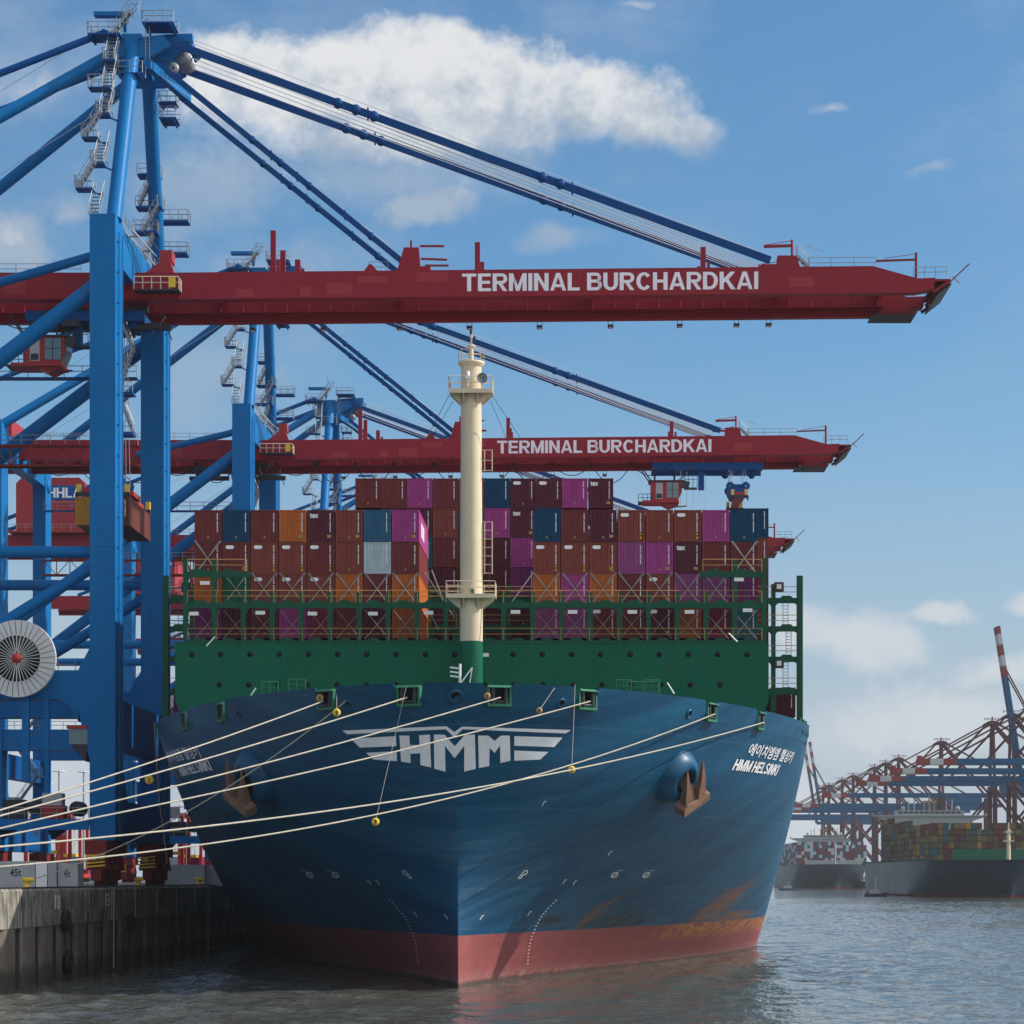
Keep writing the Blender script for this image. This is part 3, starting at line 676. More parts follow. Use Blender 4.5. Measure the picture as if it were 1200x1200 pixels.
for h in CH:
    for s in (1, -1):
        a = s * h_arc(h); p = edge_pt(a, 22.25); tg = (edge_pt(a + 0.3, 22.25) - edge_pt(a - 0.3, 22.25)).normalized(); n = tg.cross(UPV); n = n if n.y < 0.05 or n.x * s > 0 else -n
        if n.dot(hull_n(edge_pt(a, 22.0))) < 0: n = -n
        CHOCKS[s * h] = p + n * 0.3 + UPV * -0.15
        mb = MB(); n0 = 0
        w = 0.92
        mb.box(-w, w, -0.55, 0.12, -0.80, -0.60); mb.box(-w, w, -0.5, 0.15, 0.60, 0.78)          # y local = outward
        mb.box(-w, -w + 0.16, -0.5, 0.10, -0.6, 0.6); mb.box(w - 0.16, w, -0.5, 0.10, -0.6, 0.6)
        mb.prism([(0.152, 0.62), (0.34, 0.60), (0.152, 0.78)], 'x', -w, w)
        xf(mb, 0, p, tg, n, UPV); ch = mb.build('fairlead', 'chock_green', ship)
        mb = MB()
        for u in (-0.5, 0.5): mb.tube((u, 0.0, -0.6), (u, 0.0, 0.6), 0.17, 10)
        mb.tube((-0.5, -0.05, -0.45), (0.5, -0.05, -0.45), 0.14, 10)
        xf(mb, 0, p, tg, n, UPV); mb.build('roller', 'dark_steel', ch)
        mb = MB(); mb.box(-0.72, 0.72, -0.5, -0.42, -0.6, 0.6); xf(mb, 0, p, tg, n, UPV); mb.build('opening', 'black_hole', ch)
# round mooring pipes through the bulwark
for (h, s, r) in ((0.15, 1, 0.48), (8.2, -1, 0.28), (8.0, 1, 0.30), (18.2, 1, 0.32), (18.2, -1, 0.3)):
    a = s * h_arc(h); zc = 22.2 if h < 1 else 21.9
    p = edge_pt(a, zc); n = hull_n(Vector((p.x, p.y, zc))); tg = UPV.cross(n).normalized(); u = n.cross(tg)
    mb = MB(); mb.lathe([(r * (1.0 + 0.28 * cos(t)), 0.03 + r * 0.28 * sin(t)) for t in [2 * pi * i / 8 for i in range(9)]], (0, 0, 0), 'y', 20)
    xf(mb, 0, p, tg, n, u); ring = mb.build('mooring_pipe', 'hull_blue', ship)
    mb = MB(); mb.lathe([(0.0, 0.012), (r * 0.95, 0.012)], (0, 0, 0), 'y', 18); xf(mb, 0, p, tg, n, u); mb.build('opening', 'black_hole', ring)
# clutter of fairlead rollers where the bulwark runs out of sight
for s in (1, -1):
    for k in range(3):
        p = edge_pt(s * (tab[-1][0] - 6.4 + k * 2.1), ZD); mb = MB()
        mb.box(p.x - 0.28, p.x + 0.28, p.y - 0.3, p.y + 0.3, ZD + 0.6, ZB + 0.1); mb.tube((p.x, p.y, ZB), (p.x, p.y, ZB + 0.5), 0.14, 8)
        mb.build('bitts', 'chock_green', ship)

# painted marks follow the hull plating
from mathutils.geometry import tessellate_polygon
def px_poly(mb, poly, off=0.03, mi=0, maxl=7.0):
    tris = tessellate_polygon([[Vector((x, y, 0)) for x, y in poly]]); st = [[poly[i] for i in t] for t in tris]; done = []
    while st:
        t = st.pop(); ls = [((t[(i + 1) % 3][0] - t[i][0]) ** 2 + (t[(i + 1) % 3][1] - t[i][1]) ** 2, i) for i in range(3)]; l, i = max(ls)
        if l > maxl * maxl:
            a, b, c = t[i], t[(i + 1) % 3], t[(i + 2) % 3]; m = ((a[0] + b[0]) / 2, (a[1] + b[1]) / 2); st += [[a, m, c], [m, b, c]]
        else: done.append(t)
    for t in done: mb.add([hull_pt(x, y, off) for x, y in t], [(0, 1, 2)], mi)
L = lambda pts: [(400 + 0.225 * a, 840 + 0.225 * b) for a, b in pts]
LOGO = [('emblem_wing', [(5, 71), (548, 48), (588, 78), (628, 50), (1195, 68), (1168, 86), (632, 64), (588, 106), (545, 64), (32, 90)]),
        ('emblem_wing', [(50, 113), (285, 100), (288, 152), (98, 160)]), ('emblem_wing', [(130, 187), (290, 178), (290, 230), (168, 222)]),
        ('emblem_letter', [(303, 97), (355, 97), (358, 147), (408, 145), (405, 95), (462, 92), (468, 263), (412, 250), (412, 190), (360, 192), (362, 240), (312, 232)]),
        ('emblem_letter', [(482, 92), (538, 92), (590, 152), (645, 92), (695, 92), (700, 270), (640, 285), (640, 150), (590, 215), (540, 150), (543, 285), (485, 270)]),
        ('emblem_letter', [(712, 97), (765, 97), (798, 125), (830, 97), (877, 97), (880, 228), (828, 240), (826, 148), (798, 188), (772, 160), (770, 256), (716, 266)]),
        ('emblem_wing', [(900, 100), (1152, 107), (1108, 157), (900, 150)]), ('emblem_wing', [(900, 175), (1078, 182), (1035, 222), (900, 228)])]
for nm, poly in LOGO:
    mb = MB(); px_poly(mb, L(poly)); mb.build(nm, 'hull_letter', ship)
def hull_text(body, p0, p1, H, bold):
    a = hull_pt(*p0, off=0); b = hull_pt(*p1, off=0); s = 1 if a.x > XS else -1
    vs, fs, asp = text_geo(body, bold); out = []
    for u, w in vs:
        y = a.y + (b.y - a.y) * u; z = a.z + (b.z - a.z) * u + w * H
        p = Vector((XS + s * halfbeam(y - YS, z), y, z)); out.append(p + hull_n(p) * 0.05)
    mb = MB(); mb.add(out, fs); return mb.build('name_lettering', 'letter_white', ship)
hull_text('HMM HELSINKI', (857, 902), (908.5, 908.6), 0.95, 0.03)
hull_text('에이치엠엠 헬싱키', (874, 885), (925, 894.5), 1.1, 0.012)
hull_text('HMM HELSINKI', (213.8, 910.0), (250, 902.3), 0.95, 0.03)
hull_text('에이치엠엠 헬싱키', (200, 894.5), (237, 887.5), 1.1, 0.012)
def px_line(mb, pts, w=1.1):
    for (ax, ay), (bx_, by) in zip(pts, pts[1:]):
        dx_, dy_ = bx_ - ax, by - ay; l = sqrt(dx_ * dx_ + dy_ * dy_) or 1; ox, oy = -dy_ / l * w / 2, dx_ / l * w / 2
        mb.add([hull_pt(ax + ox, ay + oy, 0.03), hull_pt(ax - ox, ay - oy, 0.03), hull_pt(bx_ - ox, by - oy, 0.03), hull_pt(bx_ + ox, by + oy, 0.03)], [(0, 1, 2, 3)])
for cx, cy, sg in ((720, 1025, 1), (757, 1025, 1), (363, 1025, -1), (393, 1025, -1)):     # thruster symbols: crossed rings
    mb = MB(); ring = [(cx + sg * 2.4 * cos(t) * 1.5 - sg * 1.6 * sin(t), cy + 3.2 * sin(t)) for t in [2 * pi * i / 12 for i in range(13)]]
    px_line(mb, ring, 1.0); px_line(mb, [(cx - 4 * sg, cy + 3), (cx + 4 * sg, cy - 3)], 1.0); px_line(mb, [(cx + 4 * sg, cy - 5), (cx + 10 * sg, cy - 5.3)], 0.6)
    mb.build('thruster_mark', 'white_paint', ship)
for cx, sg in ((612, 1), (478, -1)):
    mb = MB(); px_line(mb, [(cx - 5 * sg, 1029), (cx + 3 * sg, 1020), (cx + 6 * sg, 1020), (cx + 5 * sg, 1024), (cx + 1 * sg, 1025), (cx - 2 * sg, 1029), (cx - 5 * sg, 1029)], 0.8)
    mb.build('bulb_mark', 'white_paint', ship)
for pts in ([(457, 1055), (466, 1064), (474, 1074), (480, 1085), (485, 1097), (488, 1109), (490, 1121), (490.5, 1133)], [(651, 1055), (642, 1064), (634, 1074), (628, 1085), (623, 1097), (620, 1109), (618.5, 1121), (618, 1133)]):
    mb = MB()
    for (ax, ay), (bx_, by) in zip(pts, pts[1:]):
        for k in range(3):
            x_, y_ = ax + (bx_ - ax) * k / 3, ay + (by - ay) * k / 3; px_line(mb, [(x_ - 0.8, y_ + 0.4), (x_ + 0.8, y_ - 0.4)], 1.0)
    mb.build('draught_scale', 'white_paint', ship)
for (cx, cy) in ((487, 1071), (523, 1074), (564, 1075), (620, 1070), (433, 1034), (443, 1034), (661, 1033), (673, 1034), (714, 1000), (637, 941)):
    mb = MB(); s = 1 if cx > 538 else -1; px_line(mb, [(cx - 2 * s, cy + 3), (cx + 1 * s, cy - 2), (cx + 3 * s, cy - 2.5)], 0.8); mb.build('tick_mark', 'white_paint', ship)

# anchors in their bell-shaped bolsters
for s in (1, -1):
    h0, z0 = 17.2, 16.9
    o = Vector((XS + s * h0, YS + hull_y(h0, z0), z0)); n = hull_n(o); tg = UPV.cross(n).normalized() * 1.0
    tg = tg if tg.x * s > 0 else -tg; up = n.cross(tg); up = up if up.z > 0 else -up
    axis = (n * 0.74 + tg * 0.30 + Vector((0, -0.45, -0.05))).normalized()
    t2 = (tg - axis * tg.dot(axis)).normalized(); u2 = axis.cross(t2); u2 = u2 if u2.z > 0 else -u2
    mb = MB(); pr = [(3.1, -2.4), (2.75, -1.3), (2.5, -0.4), (2.25, 0.3), (1.95, 0.8), (1.6, 1.1), (1.25, 1.2), (0.98, 1.05), (0.7, 0.6), (0.0, 0.5)]
    mb.lathe(pr, (0, 0, 0), 'y', 32); xf(mb, 0, o, t2, axis, u2); bol = mb.build('anchor_bolster', 'hull_blue', ship)
    mb = MB(); mb.lathe([(0.0, 0.9), (1.02, 1.07)], (0, 0, 0), 'y', 24); xf(mb, 0, o, t2, axis, u2); mb.build('hawse_opening', 'black_hole', bol)
    # anchor: crown bar with two tapering flukes and a short shank
    mb = MB(); cb = -1.6
    mb.add([(-1.75, 1.2, cb - 0.45), (1.75, 1.2, cb - 0.35), (1.75, 1.2, cb + 0.35), (1.2, 1.3, cb + 0.55), (0.3, 1.25, cb + 0.30), (-0.3, 1.25, cb + 0.3), (-1.2, 1.3, cb + 0.55), (-1.75, 1.2, cb + 0.25),
            (-1.6, 2.2, cb - 0.5), (1.6, 2.2, cb - 0.4), (1.6, 2.2, cb + 0.25), (1.1, 2.1, cb + 0.45), (0.3, 2.1, cb + 0.2), (-0.3, 2.1, cb + 0.2), (-1.1, 2.1, cb + 0.45), (-1.6, 2.2, cb + 0.15)],
           [tuple(range(8)), tuple(reversed(range(8, 16)))] + [(i + 8, (i + 1) % 8 + 8, (i + 1) % 8, i) for i in range(8)])
    for fx in (-1, 1):
        x0, x1 = sorted((fx * 0.30, fx * 1.28)); tip = (fx * 0.98, 1.7, cb + 3.95)
        mb.add([(x0, 1.25, cb + 0.2), (x1, 1.25, cb + 0.2), (x1, 2.0, cb + 0.2), (x0, 2.0, cb + 0.2), (min(fx * 0.70, fx * 1.2), 1.5, cb + 2.0), (max(fx * 0.70, fx * 1.2), 1.5, cb + 2.0), (max(fx * 0.70, fx * 1.2), 1.95, cb + 2.0), (min(fx * 0.70, fx * 1.2), 1.95, cb + 2.0), tip],
               [(0, 1, 5, 4), (1, 2, 6, 5), (2, 3, 7, 6), (3, 0, 4, 7), (4, 5, 8), (5, 6, 8), (6, 7, 8), (7, 4, 8)])
    mb.beam((0, 1.6, cb + 0.2), (0, 1.2, cb + 1.5), 0.42, 0.4)
    rot = radians(-33); t3 = t2 * cos(rot) - u2 * sin(rot); u3 = t2 * sin(rot) + u2 * cos(rot)
    if s < 0: pass
    xf(mb, 0, o + t2 * 0.45, t3, axis, u3); mb.build('anchor', 'orange_rust', ship)

# breakwater with drain holes
YB = 211.6
mb = MB(); zt = PZ(753, YB)
mb.prism([(XS - 24.9, ZD - 0.05), (XS + 24.9, ZD - 0.05), (XS + 25.2, ZD + 1.0), (XS + 25.75, ZD + 2.6), (XS + 25.75, zt), (XS - 25.9, zt), (XS - 25.9, ZD + 2.6), (XS - 25.3, ZD + 1.0)], 'y', YB, YB + 0.18)
mb.box(XS - 25.9, XS + 25.75, YB - 0.06, YB, zt - 0.09, zt + 0.03)
for k in range(21): x_ = XS - 25.2 + k * 2.52; mb.prism([(YB + 0.18, ZD), (YB + 2.6, ZD), (YB + 0.18, zt - 0.4)], 'x', x_ - 0.06, x_ + 0.06)
bw = mb.build('breakwater', 'deck_green', ship)
for row, (py, xs) in enumerate(((767, [224.5 + 34.25 * k for k in range(20)]), (802.5, [257 + 34.5 * k for k in range(18)]))):
    for px in xs:
        c = P(px, py, YB); mb = MB(); mb.lathe([(0.0, -0.008), (0.25, -0.008), (0.25, 0.02)], tuple(c), 'y', 16); mb.build('drain_hole', 'black_hole', bw)
        mb = MB()
# hatch coamings under the deck cargo
mb = MB(); mb.box(XS - 25.3, XS + 25.3, YB + 5.6, YB + 18.6, ZD - 0.03, 29.7); mb.box(XS - 24, XS + 24, YB + 20.5, YB + 170, ZD - 0.03, 29.2); mb.build('hatch_coaming', 'frame_green', ship)

# lashing bridges
def lash_bridge(y0, half, n, zbase, floors, tower, ztop, zpost, name='lashing_bridge'):
    lb = bpy.data.objects.new(name, None); COL.objects.link(lb); lb.parent = ship; lb.location = (0, y0 - YS, zbase)
    pit = 2 * half / n; yd = y0 + 1.3
    for k in range(n + 1):
        x_ = XS - half + k * pit; edge = k in (0, 1, n - 1, n); zt_ = ztop if edge and tower else zpost
        mb = MB(); mb.box(x_ - 0.21, x_ + 0.21, y0, y0 + 0.4, zbase, zt_); mb.build('post', 'frame_green', lb)
    for i, z in enumerate(floors):
        lo, hi = XS - half, XS + half
        segs = [(lo, hi)] if not (tower and z > zpost) else [(lo, lo + pit * 2.2), (hi - pit * 2.2, hi)]
        for a, b in segs:
            mb = MB()
            mb.box(a, b, y0 + 0.06, y0 + 0.34, z - 0.5, z); mb.box(a, b, y0 + 0.4, yd, z - 0.12, z)
            for k in range(int((b - a) / pit + 0.5)):
                for sx in (0, 1):       # rounded gussets under the beam
                    xx = a + (k + sx) * pit; e = 1 if sx == 0 else -1
                    mb.prism([(xx + e * 0.2, z - 0.5), (xx + e * 0.52, z - 0.5), (xx + e * 0.32, z - 0.60), (xx + e * 0.2, z - 0.84)], 'y', y0 + 0.08, y0 + 0.32)
            for k in range(int((b - a) / pit + 0.5)):
                xx = a + (k + 0.5) * pit; mb.prism([(xx - 0.6, z), (xx + 0.6, z), (xx + 0.4, z + 0.2), (xx - 0.4, z + 0.2)], 'y', y0 + 0.1, y0 + 0.3)
            mb.build('walkway', 'frame_green', lb)
            mb = MB(); mb.rail((a + 0.2, y0 - 0.02, z), (b - 0.2, y0 - 0.02, z), 1.05, pit, 0.032); mb.build('railing', 'rail_yellow', lb)
    return lb
lb1 = lash_bridge(215.2, 25.6, 20, zt - 0.2, [zt + 0.55, 33.0, 35.75], True, 36.9, 33.9)
for (px, py) in ((172, 682), (116, 718)): pass
mb = MB()
lb2 = lash_bridge(231.6, 30.2, 24, ZD + 0.2, [26.6, 29.7, 32.6, 35.3], False, 37.0, 36.6)
for s in (1, -1):       # tall end posts, ladders and lamps of the wide bridge
    mb = MB(); x_ = XS + s * 30.2; mb.box(x_ - 0.28, x_ + 0.28, 231.5, 232.1, ZD, 37.4); mb.build('end_post', 'frame_green', lb2)
    for k, z in enumerate((26.6, 29.7, 32.6)):
        mb = MB(); xx = XS + s * (28.9 + 0.3 * (k % 2))
        for e in (-0.25, 0.25): mb.tube((xx + e, 232.4, z), (xx + e, 232.4, z + 3.1), 0.03, 4)
        for i in range(9): mb.tube((xx - 0.25, 232.4, z + 0.3 * i + 0.2), (xx + 0.25, 232.4, z + 0.3 * i + 0.2), 0.025, 4)
        mb.build('ladder', 'galvanised', lb2)
    for z in (28.6, 35.9):
        mb = MB(); xx = XS + s * 28.2; mb.box(xx - 0.45, xx + 0.45, 231.3, 231.9, z, z + 0.85); mb.box(xx - 0.22, xx + 0.22, 231.28, 231.3, z + 0.2, z + 0.65, 1); mb.build('flood_lamp', ['dark_steel', 'white_paint'], lb2)
# white lettered plates on the outer towers
for px, py, body in ((240, 683, ''), (227, 719, ''), (866, 679, ''), (876, 715, ''), (305, 718, ''), (366, 719, ''), (437, 719, ''), (502, 718, ''), (604, 717, ''), (671, 717, ''), (741, 717, ''), (808, 717, '')):
    c = P(px, py, 215.1); mb = MB(); mb.box(c.x - 0.42, c.x + 0.42, 215.12, 215.15, c.z - 0.16, c.z + 0.16); mb.build('bay_plate', 'white_paint', lb1)

# lashing rods crossing in front of the boxes
CW, GAP, CHT = 2.44, 2.53, 2.85
Y1 = 218.0; Z1 = PZ(597, Y1); TP = 2.885
colx = [XS - 25.3 + GAP * (k + 0.5) for k in range(20)]
rods = []
for k in list(range(1, 8)) + list(range(12, 19)):
    for e in (-1, 1):
        mb = MB()
        for o in (0, 0.16): mb.tube((colx[k] + e * (1.15 - o), Y1 - 0.5, 33.05), (colx[k] - e * (1.2 - o), Y1 - 0.12, 35.95), 0.035, 5)
        mb.build('lashing_rod', 'lash_steel', ship)
for k in (0, 19):
    for e in (-1, 1):
        mb = MB(); mb.tube((colx[k] + e * 1.1, Y1 - 0.5, 35.8), (colx[k] - e * 1.2, Y1 - 0.12, 38.8), 0.05, 5); mb.tube((colx[k] + e * 0.95, Y1 - 0.5, 35.8), (colx[k] - e * 1.05, Y1 - 0.12, 38.8), 0.04, 5); mb.build('lashing_rod', 'lash_steel', ship)
for k in [c for c in range(20) if c not in (8, 9, 10, 11)]:
    for e in (-1, 1):
        mb = MB(); mb.tube((colx[k] + e * 1.1, Y1 - 0.6, 29.95), (colx[k] - e * 1.1, Y1 - 0.12, 32.6), 0.035, 5); mb.build('lashing_rod', 'lash_steel', ship)
for (a, b) in (((498, 671), (530, 720)), ((625, 671), (600, 705)), ((506, 668), (520, 705)), ((498, 706), (514, 738))):
    mb = MB(); mb.tube(P(*a, 217.4), P(*b, 217.0), 0.06, 5); mb.build('lashing_rod', 'lash_steel', ship)

# foremast
YM, XM = 209.0, XS
fm = bpy.data.objects.new('foremast', None); COL.objects.link(fm); fm.parent = ship; fm.location = (0, YM - YS, ZD)
zg = PZ(752, YM)
mb = MB(); mb.tube((XM, YM, ZD), (XM, YM, zg), 1.0, 32); mb.build('mast_foot', 'deck_green', fm)
z_lo, z_up, z_top = PZ(700, YM), PZ(458, YM), PZ(426, YM)
mb = MB(); mb.tube((XM, YM, zg), (XM, YM, z_lo), 0.985, 32, cap=False); mb.tube((XM, YM, z_lo), (XM, YM, z_up), 0.96, 32, r2=0.88, cap=False); mb.tube((XM, YM, z_up), (XM, YM, z_top), 0.88, 32)
mb.build('mast_tube', 'mast_cream', fm)
def mast_platform(z, w, dpt, drop, nm):
    mb = MB(); mb.box(XM - w, XM + w, YM - dpt, YM + dpt, z, z + 0.12)
    for e in (-1, 1):
        for yy in (-0.7, 0, 0.7): mb.prism([(XM + e * 0.9, z), (XM + e * (w - 0.05), z), (XM + e * (w - 0.25), z - 0.3), (XM + e * 0.9, z - drop)], 'y', YM + yy - 0.04, YM + yy + 0.04)
    for xx in (-0.6, 0.6): mb.prism([(YM - 0.8, z), (YM - dpt, z), (YM - dpt, z - 0.25), (YM - 0.8, z - drop)], 'x', XM + xx - 0.04, XM + xx + 0.04)
    mb.box(XM - w, XM + w, YM - dpt - 0.03, YM - dpt, z - 0.22, z + 0.14); mb.build(nm, 'mast_cream', fm)
    mb = MB()
    for (a, b) in (((-w, -dpt), (w, -dpt)), ((-w, dpt), (w, dpt)), ((-w, -dpt), (-w, dpt)), ((w, -dpt), (w, dpt))):
        mb.rail((XM + a[0], YM + a[1], z + 0.12), (XM + b[0], YM + b[1], z + 0.12), 1.1, 1.0, 0.03)
    mb.build('railing', 'mast_cream', fm)
mast_platform(z_lo, 2.1, 1.6, 1.05, 'platform')
mast_platform(z_up - 0.25, 1.85, 1.55, 0.95, 'platform')
mb = MB(); mb.lathe([(0.88, -0.35), (1.15, -0.05), (1.15, 0.1), (0, 0.1)], (XM, YM, z_top), 'z', 24); mb.build('top_cap', 'mast_cream', fm)
mb = MB()
for i in range(8):
    a0, a1 = 2 * pi * i / 8, 2 * pi * (i + 1) / 8
    mb.rail((XM + 1.1 * cos(a0), YM + 1.1 * sin(a0), z_top + 0.1), (XM + 1.1 * cos(a1), YM + 1.1 * sin(a1), z_top + 0.1), 0.95, 2.0, 0.025)
mb.build('railing', 'mast_cream', fm)
mb = MB(); mb.tube((XM, YM, z_top), (XM, YM, z_top + 1.4), 0.2, 10); mb.lathe([(0.2, 0), (0.36, 0.12), (0.36, 0.22), (0.15, 0.3)], (XM, YM, z_top + 1.3), 'z', 14); mb.tube((XM, YM, z_top + 1.5), (XM, YM, z_top + 2.75), 0.09, 8)
mb.beam((XM - 0.6, YM, z_top + 0.3), (XM - 0.1, YM, z_top + 1.1), 0.06, 0.06); mb.build('light_pole', 'mast_cream', fm)
mb = MB(); mb.tube((XM + 0.28, YM - 0.1, z_top + 1.9), (XM + 0.28, YM - 0.1, z_top + 2.3), 0.11, 8); mb.tube((XM - 0.02, YM - 0.1, z_top + 2.5), (XM - 0.02, YM - 0.1, z_top + 2.85), 0.11, 8); mb.build('mast_light', 'dark_steel', fm)
mb = MB(); hc = (XM + 1.02, YM - 1.75, z_up + 0.75)
mb.lathe([(0.12, 0.9), (0.14, 0.5), (0.26, 0.2), (0.44, 0.0), (0.46, 0.0), (0.40, 0.03), (0.12, 0.35), (0.0, 0.35)], hc, 'y', 24); mb.build('fog_horn', 'galvanised', fm)
mb = MB(); mb.tube((XM - 0.2, YM - 1.5, z_up + 0.1), (XM - 0.2, YM - 1.5, z_up + 1.0), 0.05, 6); mb.box(XM - 0.42, XM + 0.02, YM - 1.6, YM - 1.3, z_up + 0.75, z_up + 1.0); mb.lathe([(0.15, 0), (0.15, 0.35), (0, 0.38)], (XM - 0.22, YM - 1.45, z_up + 1.0), 'z', 12); mb.build('mast_light', 'white_paint', fm)
for zz0, zz1, e in ((PZ(672, YM), PZ(612, YM), 1), (PZ(552, YM), PZ(528, YM), 1)):   # caged ladder
    mb = MB(); lx = XM + e * 1.15
    for yy in (-0.25, 0.25): mb.tube((lx, YM + yy, zz0), (lx, YM + yy, zz1), 0.035, 5); mb.tube((lx + 0.65, YM + yy, zz0), (lx + 0.65, YM + yy, zz1), 0.035, 5)
    n = int((zz1 - zz0) / 0.72)
    for i in range(n + 1):
        z = zz0 + (zz1 - zz0) * i / n; mb.beam((lx - 0.2, YM - 0.27, z), (lx + 0.68, YM - 0.27, z), 0.05, 0.06); mb.beam((lx + 0.66, YM - 0.27, z), (lx + 0.66, YM + 0.27, z), 0.05, 0.06)
    mb.build('ladder_cage', 'mast_cream', fm)
mb = MB()
for a, b in (((-1.8, -1.4, z_up - 0.6), (-4.2, 3, PZ(510, YM))), ((-1.5, -1.2, z_up - 1.1), (-3.9, 4, PZ(508, YM))), ((1.8, -1.4, z_up - 0.6), (8, 4, PZ(528, YM) - 4)), ((1.7, -1.2, z_up - 1.1), (6.5, 4, PZ(540, YM) - 6)), ((0.95, -0.9, z_lo - 1), (0.5, -3.0, ZD + 1.5)), ((1.6, -1.2, z_lo + 3), (1.6, -1.2, z_lo))):
    mb.tube((XM + a[0], YM + a[1], a[2]), (XM + b[0], YM + b[1], b[2]), 0.025, 4)
mb.build('stay_wire', 'dark_steel', fm)
mb = MB(); c = P(553, 693, YM - 1.0); mb.box(c.x - 0.2, c.x + 0.2, YM - 1.03, YM - 0.95, c.z - 0.2, c.z + 0.2); mb.build('sign_plate', 'teal_plate' if 'teal_plate' in MATS else 'chock_green', fm)
c = P(569.5, 767.5, YB - 0.05); mb = MB(); mb.box(c.x - 0.26, c.x + 0.26, YB - 0.08, YB - 0.02, c.z - 0.16, c.z + 0.16); mb.build('notice_plate', 'white_paint', bw)

# forecastle fittings: jack staff, winches, handrails
mb = MB(); jx, jy = PX(539, 186), 186.0
mb.tube((jx, jy, ZD), (jx, jy, PZ(778, jy)), 0.10, 8); mb.beam((jx, jy, PZ(802, jy)), (jx + 0.95, jy, PZ(782, jy)), 0.1, 0.1); mb.beam((jx + 0.95, jy, PZ(782, jy)), (jx + 0.75, jy, PZ(800, jy)), 0.07, 0.07)
for k, z in enumerate((782, 787, 792)): mb.beam((jx - 0.75, jy, PZ(z, jy)), (jx, jy, PZ(z + 1.5, jy)), 0.12, 0.12)
mb.build('jack_staff', 'white_paint', ship)
for px in (455, 635):
    c = P(px, 812, 203); mb = MB(); mb.lathe([(0.3, -0.9), (1.45, -0.9), (1.45, -0.7), (0.7, -0.7), (0.7, 0.7), (1.45, 0.7), (1.45, 0.9), (0.3, 0.9)], (c.x, 203, ZD + 1.55), 'y', 28)
    for i in range(8): a = 2 * pi * i / 8; mb.beam((c.x, 202.05, ZD + 1.55), (c.x + 1.4 * cos(a), 202.05, ZD + 1.55 + 1.4 * sin(a)), 0.12, 0.08, 0)
    mb.box(c.x - 1.3, c.x + 1.3, 202.2, 203.8, ZD, ZD + 0.5); mb.build('mooring_winch', 'frame_green', ship)
for (x0, x1, ytop, d) in ((307, 326, 799, 202), (338, 358, 796, 201), (722, 740, 797, 202), (735, 772, 799, 201), (756, 773, 797, 203)):
    mb = MB(); zt2 = PZ(ytop, d); a, b = PX(x0, d), PX(x1, d)
    for t in (0, 0.5, 1): mb.tube((a + (b - a) * t, d, ZD), (a + (b - a) * t, d, zt2), 0.06, 5)
    for z in (zt2, zt2 - 0.45, zt2 - 0.9): mb.tube((a, d, z), (b, d, z), 0.05, 5)
    mb.build('handrail', 'chock_green', ship)
for (a, b) in (((292, 818), (300, 806)), ((242, 757), (252, 746)), ((782, 800), (790, 813)), ((854, 742), (864, 752))):
    mb = MB(); mb.tube(P(*a, 203 if a[1] > 760 else 211), P(*b, 203 if a[1] > 760 else 211), 0.06, 5); mb.build('vent_rod', 'white_paint', ship)

